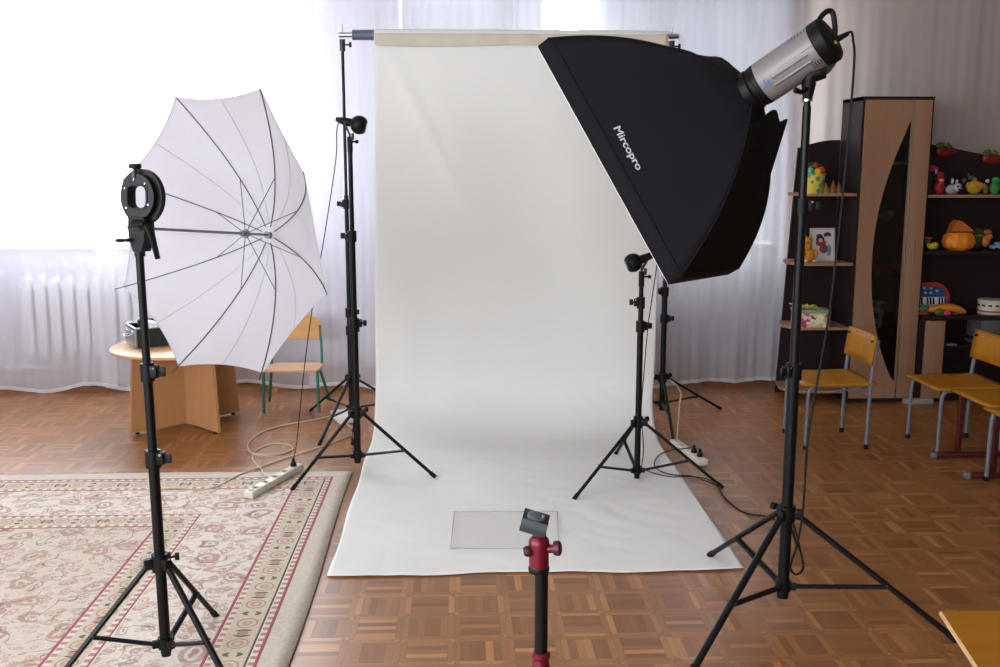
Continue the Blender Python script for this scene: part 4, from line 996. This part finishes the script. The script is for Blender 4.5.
# door left of the glass, built as strips between the outer edge and the arc
g = []
rows = [(z1d, dr - .006)] + [(z, x) for x, z in arcs] + [(z0d, dr - .006)]
vf = [[(dl, z), (x, z)] for z, x in rows]
V3 = [[(b.verts.new((p[0], YF - .016, p[1])), b.verts.new((p[0], YF + .002, p[1]))) for p in r] for r in vf]
for i in range(len(V3) - 1):
    (a0, a1), (c0, c1) = V3[i], V3[i + 1]
    b.faces.new((a0[0], a1[0], c1[0], c0[0])); b.faces.new((a0[1], c0[1], c1[1], a1[1])); b.faces.new((a1[0], a1[1], c1[1], c1[0])); b.faces.new((a0[0], c0[0], c0[1], a0[1]))
a0, a1 = V3[0]; b.faces.new((a0[0], a0[1], a1[1], a1[0])); a0, a1 = V3[-1]; b.faces.new((a0[0], a1[0], a1[1], a0[1]))
pbox(b, dr - .0065, dr, YF - .016, YF + .002, z0d, z1d)
door = obj('door', b, M_oak, t, False)
b = NB(); prism(b, [(x, z) for x, z in arcs], -.002, .002, MX.Translation((0, YF - .004, 0)) @ XZ); obj('glass_insert', b, M_dglass, door, False, label='dark curved glass insert')
b = NB(); pbox(b, dr + .0015, dr + .0075, YF - .020, YF + .002, z0d + .06, z1d, .001); obj('edge_strip', b, M_alu, door)
b = NB(); pbox(b, dr + .010, X1 - .016, YF - .016, YF + .002, z0d, z1d, .001); d2 = obj('door', b, M_oak, t)
b = NB(); tube(b, smoothpts([(3.0, YF - .018, 1.12), (3.0, YF - .034, 1.11), (3.0, YF - .036, 1.03), (3.0, YF - .034, .95), (3.0, YF - .018, .94)], 4), .004, 8); obj('door_handle', b, M_oak, d2)
# right shelf unit
t = thing('display_shelf', 'dark brown display shelf with arched back right of the tall cabinet', 'shelf', (3.6, 6.72, 0))
XR0, XR1 = X1 + .002, 4.25
b = NB(); top = [(XR0 + (XR1 - XR0) * k / 16, 1.765 - .22 * (k / 16 * 1.0) ** 1.1) for k in range(17)]
prism(b, [(XR0, 0), (XR1, 0)] + top[::-1], -.009, .009, MX.Translation((0, YB, 0)) @ XZ); obj('back_panel', b, M_wenge, t)
b = NB(); pbox(b, XR0, XR1, YF, YB - .01, 1.387, 1.405); obj('shelf_board', b, M_oak, t, label='pale beech shelf board')
b = NB(); pbox(b, XR0, XR1, YF, YB - .01, 1.010, 1.030); obj('shelf_board', b, M_wenge, t)
b = NB(); pbox(b, XR0, XR1, YF - .03, YB - .01, .575, .600); obj('counter_board', b, M_wenge, t)
b = NB(); pbox(b, XR1 - .018, XR1, YF, YB - .01, 0, 1.387); obj('side_panel', b, M_wenge, t)
b = NB(); pbox(b, XR0, 3.125, YF, YB - .01, 0, .575); obj('side_panel', b, M_wenge, t)
b = NB(); pbox(b, 3.26, 3.28, YF, YB - .01, 0, .575); obj('side_panel', b, M_wenge, t)
b = NB(); pbox(b, 3.130, 3.262, YF - .018, YF, .03, .565, .002); dd = obj('door', b, M_oak, t, label='narrow beige door')
b = NB(); pbox(b, 3.28, XR1 - .018, YF + .04, YB - .01, 0, .05); obj('plinth', b, M_wenge, t)
b = NB(); pbox(b, 3.28, XR1 - .018, YF + .02, YB - .01, .375, .39); obj('shelf_board', b, M_wenge, t)
b = NB(); pbox(b, 3.29, 3.36, YF - .005, YF + .05, .39, .405, .003); tag(obj('metal_runner', b, M_alu), 'short pale metal bar on the inner shelf beside the narrow door', 'metal bar')
b = NB(); pbox(b, 3.00, 3.20, YF - .06, YF - .012, 0, .035, .004); tag(obj('floor_block', b, mat('pale_block', (150, 138, 134), .7)), 'low pale block on the parquet below the narrow cabinet door', 'block')

# ------------------------------------------------------------------ shelf contents
def sph(name, parts, label, cat, base, group=None):
    """parts: (part_name, colour, [(centre offset, radii)], rough)"""
    t = thing(name, label, cat, base, group=group)
    for pn, c, els in parts:
        b = NB()
        for off, r in els: ball(b, V(base) + V(off), r, 14)
        obj(pn, b, mat(pn + '_' + cat.replace(' ', '_'), tuple(q * .86 for q in c), .75, var=.12, vs=40), t)
    return t
# top-left shelf
zb = 1.415
t = thing('toy_bucket', 'yellow toy bucket of coloured balls on the top corner shelf', 'bucket', (2.345, 6.63, zb))
M_bk = NT('printed_yellow'); _n = M_bk.new('ShaderNodeTexVoronoi'); M_bk.put(_n.inputs['Vector'], M_bk.obj()); _n.inputs['Scale'].default_value = 26
M_bk = M_bk.set(Base_Color=M_bk.mix(M_bk.m_('LESS_THAN', _n.outputs['Distance'], .42), lin((214, 190, 60)), lin((90, 140, 120))), Roughness=.5)
b = NB(); lathe(b, [(.062, 0), (.074, .12), (.079, .122), (.079, .130), (.070, .130), (.060, .02), (0, .02)], 24, MX.Translation((2.345, 6.63, zb))); obj('bucket_body', b, M_bk, t)
b = NB(); tube(b, [(2.345 + .076 * cos(a), 6.63, zb + .125 + .075 * sin(a)) for a in [pi * k / 14 for k in range(15)]], .003, 6); obj('bucket_handle', b, mat('green_wire', (60, 110, 50), .5), t)
for k, (dx, dy, dz, c) in enumerate(((-.035, -.03, .145, (90, 190, 160)), (.012, -.038, .140, (226, 190, 30)), (.046, -.012, .150, (226, 40, 50)), (-.008, .015, .160, (40, 110, 40)), (.020, .03, .172, (200, 20, 40)), (-.042, .02, .155, (60, 130, 60)))):
    b = NB(); ball(b, (2.345 + dx, 6.63 + dy, zb + dz), .024, 14)
    tag(obj('toy_ball', b, mat('toy_ball_colour', c, .4)), '%s plastic ball on top of the yellow toy bucket' % ['mint green, front left', 'yellow, front middle', 'bright red, front right', 'dark green, middle', 'crimson, at the back', 'leaf green, back left'][k], 'ball', 'balls in the toy bucket')
for k, (x, h, r) in enumerate(((2.425, .075, .034), (2.475, .09, .030), (2.515, .08, .026))):
    b = NB(); lathe(b, [(r, 0), (r * .95, .006), (r * .45, h * .6), (0, h)], 12, MX.Translation((x, 6.62, zb)))
    tag(obj('wooden_cone', b, mat('cone_wood', [(150, 120, 50), (130, 84, 44), (120, 78, 40)][k], .6)), ['olive brown wooden cone beside the yellow bucket', 'taller brown wooden cone, middle of three', 'brown wooden cone nearest the tall cabinet'][k], 'wooden cone', 'small cones on the top corner shelf')
# second shelf: frame and plush
zb = .955
t = thing('picture_frame', 'white picture frame leaning on the second corner shelf', 'picture frame', (2.40, 6.68, zb))
tf = MX.Translation((2.455, 6.69, zb)) @ MX.Rotation(R_(-8), 4, 'X') @ XZ
b = NB(); ringprism(b, [(-.083, 0), (.083, 0), (.083, .225), (-.083, .225)], [(-.072, .012), (.072, .012), (.072, .213), (-.072, .213)], -.008, .008, tf); obj('frame', b, mat('grey_white_frame', (188, 182, 186), .4), t, False)
b = NB(); prism(b, [(-.072, .012), (.072, .012), (.072, .213), (-.072, .213)], -.006, .001, tf); pc = obj('picture', b, mat('pale_picture', (206, 202, 212), .5, var=.04), t, False)
for cc, blobs in (((40, 34, 60), [(-.015, .150, .030, .020), (.035, .180, .026, .017), (-.02, .172, .022, .014)]), ((150, 60, 66), [(-.01, .125, .036, .024), (.01, .085, .03, .03)]), ((222, 180, 160), [(-.012, .142, .014, .014), (.036, .162, .012, .012)]), ((120, 134, 150), [(.045, .075, .016, .04)])):
    b = NB()
    for x, z, rx, rz in blobs: prism(b, [(x + rx * cos(2 * pi * k / 14), z + rz * sin(2 * pi * k / 14)) for k in range(14)], .0012, .0022 + .0006 * (cc[0] > 200), tf)
    obj('painted_patch', b, mat('picture_ink', cc, .6), pc, False)
sph('plush_toy', [('body', (232, 150, 20), [((0, 0, .050), (.040, .030, .045)), ((-.012, -.005, .110), (.026, .024, .030))]), ('head', (236, 156, 24), [((-.018, -.012, .150), (.030, .026, .022)), ((-.034, -.01, .172), (.009, .007, .012)), ((.0, -.01, .176), (.009, .007, .012))]), ('snout', (240, 190, 90), [((-.040, -.022, .142), (.013, .011, .009))]),
    ('paw', (240, 200, 120), [((-.028, -.026, .012), (.014, .018, .011)), ((.028, -.026, .012), (.014, .018, .011))]), ('arm', (228, 140, 18), [((.042, -.012, .062), (.014, .014, .030)), ((-.044, -.012, .062), (.014, .014, .028))])],
    'small orange plush animal sitting in front of the picture frame', 'toy', (2.335, 6.61, zb))
# third shelf: floral gift box with ribbon
zb = .520
tt = NT('floral_print'); _n = tt.new('ShaderNodeTexVoronoi'); tt.put(_n.inputs['Vector'], tt.obj()); _n.inputs['Scale'].default_value = 34
_r = tt.new('ShaderNodeValToRGB'); _r.color_ramp.interpolation = 'CONSTANT'; _s = tt.new('ShaderNodeSeparateColor'); tt.put(_s.inputs[0], _n.outputs['Color']); tt.put(_r.inputs[0], _s.outputs[0])
_e = _r.color_ramp.elements; _e[0].color = lin((214, 196, 170)); _e[1].position = .35; _e[1].color = lin((176, 92, 130))
for p_, c_ in ((.55, (190, 186, 120)), (.7, (226, 214, 190)), (.85, (150, 60, 90))): k_e = _e.new(p_); k_e.color = lin(c_)
M_floral = tt.set(Base_Color=_r.outputs[0], Roughness=.6)
t = thing('gift_box', 'floral printed gift box with yellow bow on the lower corner shelf', 'box', (2.37, 6.63, zb))
b = NB(); box(b, (2.375, 6.64, zb + .050), (.225, .16, .10), .004, MX.Rotation(-.1, 3, 'Z')); obj('box_body', b, M_floral, t)
b = NB(); box(b, (2.375, 6.64, zb + .108), (.235, .17, .022), .004, MX.Rotation(-.1, 3, 'Z')); obj('lid', b, mat('lid_sage', (150, 160, 130), .6, var=.3, vs=50), t)
b = NB()
for k in range(5):
    a = k * 1.3; tube(b, smoothpts([(2.33, 6.60, zb + .122), (2.33 + .05 * cos(a), 6.60 + .03 * sin(a), zb + .15), (2.33 + .085 * cos(a + .3), 6.60 + .04 * sin(a), zb + .128)], 4), .009, 6, flat=.3)
obj('bow', b, mat('yellow_ribbon', (206, 200, 60), .4), t, label='yellow green ribbon bow')
b = NB(); box(b, (2.335, 6.62, zb + .136), (.20, .12, .006), .002, MX.Rotation(R_(8), 3, 'Y')); tag(obj('greeting_card', b, mat('card_green', (190, 190, 120), .5, var=.3, vs=40)), 'yellow green card lying on the floral gift box', 'card')
# inside the tall cabinet
b = NB(); lathe(b, [(.062, 0), (.078, .165), (.083, .168), (.083, .178), (.074, .178), (.060, .01), (0, .01)], 28, MX.Translation((2.83, 6.70, .50)))
tt = NT('floral_tin'); _n = tt.new('ShaderNodeTexVoronoi'); tt.put(_n.inputs['Vector'], tt.obj()); _n.inputs['Scale'].default_value = 17
M_tin = tt.set(Base_Color=tt.mix(tt.m_('LESS_THAN', _n.outputs['Distance'], .33), lin((206, 204, 200)), lin((140, 76, 96))), Roughness=.35)
tag(obj('floral_bucket', b, M_tin), 'white bucket with dark red flowers behind the cabinet glass', 'bucket')
b = NB()
for k in range(9): ball(b, (2.76 + .024 * k, 6.70 + .02 * sin(k * 2), .885 + .015 * (k % 3)), (.022, .03, .026), 10)
tag(obj('red_garland', b, mat('red_tinsel', (176, 26, 26), .5, var=.2, vs=60)), 'heap of red garland behind the cabinet glass', 'garland')
sph('plush_toy', [('body', (190, 150, 100), [((0, 0, .03), (.055, .035, .03))]), ('head', (210, 190, 150), [((.035, -.01, .055), (.026, .024, .022))]), ('skirt', (170, 60, 56), [((-.005, -.02, .022), (.036, .03, .022))])], 'small cream and red toy lying on the upper cabinet shelf behind glass', 'toy', (2.86, 6.68, 1.225))
# top row on the display shelf
zb = 1.405; yq = 6.62
sph('gnome_figure', [('body', (170, 16, 30), [((0, 0, .045), (.036, .03, .048))]), ('hat', (150, 14, 26), [((0, 0, .125), (.028, .026, .030)), ((.0, .0, .105), (.033, .03, .016))]), ('face', (222, 160, 130), [((0, -.018, .096), (.020, .016, .013))]), ('beard', (196, 60, 60), [((0, -.022, .078), (.018, .014, .014))])], 'small red gnome figure with pink face on the top display shelf', 'figurine', (3.195, yq, zb))
sph('flower_figure', [('petal', (214, 30, 130), [((0, 0, .172), (.028, .02, .022)), ((.024, -.004, .165), (.018, .016, .016)), ((-.024, -.002, .166), (.018, .016, .016))]), ('petal_tip', (230, 190, 210), [((.018, -.02, .150), (.009, .005, .018))]), ('stem', (30, 50, 26), [((-.005, .01, .078), (.014, .012, .079))]), ('base', (60, 40, 50), [((-.01, .0, .012), (.03, .02, .014))])], 'magenta flower figure with dark stem beside the tall cabinet', 'figurine', (3.185, yq + .10, zb + .0))
sph('cow_figure', [('body', (176, 180, 180), [((-.01, 0, .034), (.045, .03, .034))]), ('head', (206, 206, 210), [((.020, -.015, .048), (.032, .028, .028)), ((-.012, -.005, .090), (.010, .008, .020)), ((.018, -.005, .088), (.009, .008, .014))]), ('spot', (40, 40, 44), [((.012, -.040, .055), (.008, .005, .008)), ((.032, -.040, .052), (.006, .005, .008)), ((.022, -.042, .034), (.011, .007, .008))])], 'white and grey cow figurine on the top display shelf', 'figurine', (3.290, yq, zb))
sph('owl_figure', [('body', (40, 36, 40), [((0, 0, .045), (.024, .02, .046))]), ('head', (90, 84, 90), [((.006, -.006, .092), (.018, .016, .016))])], 'dark little figurine between the cow and the yellow chick', 'figurine', (3.365, yq + .03, zb))
sph('chick_figure', [('body', (206, 160, 20), [((0, 0, .048), (.052, .036, .047)), ((.030, -.006, .06), (.03, .026, .024))]), ('feather', (180, 130, 24), [((-.042, 0, .06), (.018, .014, .024)), ((.06, 0, .055), (.018, .014, .022)), ((.0, 0, .098), (.014, .012, .016))]), ('leaf_crown', (60, 90, 30), [((-.02, .01, .112), (.022, .012, .018)), ((-.038, .01, .128), (.008, .007, .014))]), ('beak', (200, 90, 20), [((0, -.036, .052), (.010, .008, .006))])], 'round fluffy yellow chick figurine on the top display shelf', 'figurine', (3.432, yq, zb))
sph('bead_figure', [('body', (120, 96, 60), [((0, 0, .035), (.018, .016, .036))]), ('head', (220, 200, 206), [((.004, -.01, .090), (.014, .013, .013))])], 'tiny brown figurine with round pink white head beside the chick', 'figurine', (3.510, yq, zb))
sph('frog_figure', [('body', (60, 150, 60), [((0, 0, .045), (.034, .03, .046))]), ('head', (50, 170, 70), [((0, -.01, .095), (.028, .024, .022))])], 'bright green figurine at the right picture edge of the top shelf', 'figurine', (3.572, yq, zb))
def apple(label, x, y, z, s=1.0):
    t = thing('apple_decoration', label, 'decoration', (x, y, z))
    b = NB(); ball(b, (x, y, z), (.075 * s, .018, .038 * s), 18); ball(b, (x - .030, y, z + .004), (.045 * s, .02, .038 * s), 18); obj('fruit', b, mat('apple_red', (116, 12, 18), .5), t)
    b = NB(); ball(b, (x - .048, y - .010, z + .046), (.032, .008, .020), 12, MX.Rotation(R_(-15), 3, 'Y')); ball(b, (x + .012, y - .010, z + .042), (.024, .008, .014), 12, MX.Rotation(R_(20), 3, 'Y')); obj('leaf', b, mat('apple_leaf', (70, 104, 24), .6), t)
    b = NB(); tube(b, [(x, y - .004, z + .03), (x + .006, y - .008, z + .066)], .004, 6); obj('stem', b, mat('apple_stem', (46, 30, 18), .7), t)
apple('flat red apple with green leaf fixed on the shelf back beside the cabinet', 3.345, YB - .029, 1.690)
apple('flat red apple on the shelf back, cut by the right picture edge', 3.675, YB - .029, 1.640)
# middle row
zb = 1.030
t = thing('pumpkin_basket', 'big orange pumpkin basket with peaked roof on the middle shelf', 'basket', (3.375, 6.66, zb))
b = NB()
N2 = 40; prof = [(0, 0), (.060, .0), (.095, .022), (.107, .060), (.098, .098), (.075, .120), (.0, .122)]
rings = []
for r, z in prof:
    rings.append([b.verts.new(V((3.375 + (r * (1 + .045 * cos(9 * 2 * pi * k / N2))) * cos(2 * pi * k / N2), 6.66 + .82 * r * (1 + .045 * cos(9 * 2 * pi * k / N2)) * sin(2 * pi * k / N2), zb + z))) for k in range(N2)] if r > 0 else [b.verts.new((3.375, 6.66, zb + z))])
for a, c in zip(rings, rings[1:]):
    for k in range(N2):
        q = (k + 1) % N2
        if len(a) == 1: b.faces.new((a[0], c[k], c[q]))
        elif len(c) == 1: b.faces.new((a[k], a[q], c[0]))
        else: b.faces.new((a[k], a[q], c[q], c[k]))
obj('pumpkin', b, mat('pumpkin_orange', (222, 128, 14), .55), t)
b = NB(); prism(b, [(-.075, .0), (.085, .0), (.07, .022), (.0, .075), (-.03, .084), (-.055, .06)], -.035, .035, MX.Translation((3.375, 6.66, zb + .120)) @ XZ); obj('peaked_roof', b, mat('roof_orange', (186, 98, 30), .6, var=.15, vs=30), t)
b = NB(); tube(b, [(3.30, 6.622, zb + .124), (3.46, 6.622, zb + .122)], .006, 6); obj('brim', b, mat('brim_dark', (110, 56, 20), .6), t)
sph('flower_toy', [('bloom', (214, 190, 40), [((0, -.01, .030), (.036, .02, .020)), ((.016, -.015, .044), (.024, .018, .016)), ((-.022, -.01, .040), (.018, .016, .014))]), ('leaf', (50, 76, 28), [((-.030, 0, .062), (.026, .016, .014)), ((.034, .0, .030), (.016, .014, .024))]), ('bud', (190, 70, 60), [((-.026, 0, .086), (.030, .014, .010))])], 'yellow flower with green leaves left of the pumpkin basket', 'toy flower', (3.165, 6.61, zb))
sph('leaf_toy', [('leaf', (40, 60, 24), [((0, 0, .060), (.03, .02, .05)), ((.01, .01, .120), (.036, .02, .032))]), ('trim', (150, 130, 40), [((.004, -.012, .098), (.036, .012, .008))])], 'dark green leafy toy right of the pumpkin basket', 'toy', (3.510, 6.67, zb))
sph('plush_toy', [('body', (216, 130, 40), [((0, 0, .060), (.030, .026, .040)), ((.02, -.01, .09), (.022, .02, .022))]), ('head', (190, 96, 70), [((.006, 0, .120), (.034, .024, .020))])], 'orange plush toy on the middle shelf beside the leafy toy', 'toy', (3.570, 6.68, zb))
t = thing('toy_car', 'pale blue toy car at the right picture edge of the middle shelf', 'toy car', (3.61, 6.60, zb))
b = NB(); box(b, (3.622, 6.60, zb + .026), (.11, .06, .028), .010); box(b, (3.625, 6.60, zb + .048), (.06, .05, .022), .010); obj('car_body', b, mat('pale_blue', (110, 150, 180), .4), t)
for k in range(4):
    b = NB(); x = 3.622 + (-.032 if k % 2 else .032); y = 6.60 + (-.031 if k < 2 else .031); cyl(b, (x, y - .004, zb + .012), (x, y + .004, zb + .012), .012, 12); obj('wheel', b, M_rub, t)
# keyboard toy
zb = .600
t = thing('toy_keyboard', 'arched red and blue toy piano keyboard on the display shelf', 'toy keyboard', (3.15, 6.68, zb))
tk = MX.Translation((3.235, 6.76, zb)) @ MX.Rotation(R_(-12), 4, 'X') @ XZ @ MX.Diagonal((1.25, 1.08, 1, 1))
def arch(w0, w1, z0, z1, n=14):
    o = [(-w0, z0)]; o = [(-w0, z0), (w1, z0)]
    for k in range(n + 1):
        a = pi / 2 * k / n; o.append((w1 * (.35 + .65 * cos(a)) if k < n else w1 * .35, z0 + (z1 - z0) * (.45 + .55 * sin(a))))
    o += [(-w0, z1 * .985)]; return o
b = NB(); prism(b, arch(.080, .130, .0, .185), -.022, .010, tk); obj('red_shell', b, mat('toy_red', (190, 40, 30), .35), t)
b = NB(); prism(b, arch(.080, .127, .0, .105), .010, .013, tk); obj('purple_side', b, mat('toy_purple', (86, 34, 150), .4), t)
b = NB(); prism(b, arch(.078, .104, .088, .158), .010, .016, tk); bp = obj('blue_panel', b, mat('toy_blue', (24, 76, 136), .4), t)
for k, (x, z) in enumerate(((-.062, .118), (-.045, .138), (-.015, .146), (.022, .144), (.056, .128), (-.010, .116), (.02, .114))):
    b = NB(); c = tk @ V((x, z, .016)); ball(b, c, (.011, .005, .009), 10); obj('button', b, mat('toy_button', (190, 196, 190), .4), bp)
b = NB(); prism(b, [(-.078, .012), (.106, .012), (.106, .088), (-.078, .088)], .010, .018, tk); kb = obj('white_key_bed', b, mat('toy_white', (216, 212, 220), .4), t, False)
for k in range(11):
    if k in (3, 7): continue
    b = NB(); x = -.070 + k * .0165; prism(b, [(x, .040), (x + .008, .040), (x + .008, .086), (x, .086)], .018, .022, tk); obj('black_key', b, M_rub, kb, False)
sph('toy_frog', [('body', (60, 110, 70), [((0, 0, .045), (.040, .02, .026)), ((-.018, -.01, .068), (.012, .01, .010)), ((.018, -.01, .068), (.012, .01, .010))]), ('red_base', (170, 50, 40), [((0, 0, .014), (.040, .024, .014))])], 'green frog rattle with red base below the toy keyboard', 'toy', (3.088 + .03, 6.555, zb))
b = NB(); tube(b, smoothpts([(3.145, 6.56, zb + .038), (3.20, 6.56, zb + .044), (3.26, 6.56, zb + .052), (3.32, 6.56, zb + .048), (3.37, 6.56, zb + .032), (3.40, 6.56, zb + .02)], 4), [.020 + .016 * sin(k / 20 * pi) for k in range(21)], 12, flat=.8); tag(obj('toy_carrot', b, mat('carrot_orange', (206, 120, 24), .5)), 'long orange toy lying in front of the toy keyboard', 'toy')
b = NB(); ball(b, (3.215, 6.53, zb + .026), (.038, .016, .026), 14); tag(obj('toy_leaf', b, mat('toy_leaf_green', (60, 96, 30), .5)), 'green rounded toy in front of the orange one', 'toy')
b = NB(); ball(b, (3.262, 6.525, zb + .018), (.026, .016, .018), 14); ball(b, (3.272, 6.52, zb + .022), (.016, .012, .012), 12); tag(obj('toy_rose', b, mat('toy_pink', (200, 40, 110), .5)), 'pink toy flower at the shelf edge', 'toy')
b = NB(); tube(b, [(3.285, 6.53, zb + .012), (3.38, 6.53, zb + .016)], .004, 6); tube(b, [(3.31, 6.52, zb + .024), (3.315, 6.52, zb + .004)], .003, 6); tag(obj('silver_whistle', b, M_chrome), 'thin silver toy whistle beside the pink flower', 'toy')
t = thing('toy_drum', 'white toy drum with red cords at the right picture edge', 'drum', (3.61, 6.62, zb))
b = NB(); lathe(b, [(.082, .0), (.086, .01), (.086, .085), (.090, .088), (.090, .098), (.0, .098)], 32, MX.Translation((3.615, 6.62, zb))); obj('drum_shell', b, mat('drum_cream', (206, 198, 176), .5, var=.1, vs=20), t)
b = NB()
for k in range(6):
    a = pi + k * .5; box(b, (3.615 + .0875 * cos(a), 6.62 + .0875 * sin(a), zb + .062), (.024, .006, .012), .002, MX.Rotation(a + pi / 2, 3, 'Z'))
obj('dark_mark', b, M_rub, t)
b = NB(); tube(b, [(3.615 + .088 * cos(2 * pi * k / 32), 6.62 + .088 * sin(2 * pi * k / 32), zb + .022) for k in range(32)], .005, 6, closed=True); obj('red_band', b, mat('drum_red', (150, 30, 36), .5), t)
b = NB(); box(b, (3.62, 6.66, .4975), (.19, .2, .13), .008); box(b, (3.62, 6.66, .40), (.20, .21, .02), .004)
tag(obj('storage_box', b, mat('grey_box', (96, 92, 96), .6)), 'dark grey box in the compartment under the toy drum', 'box')
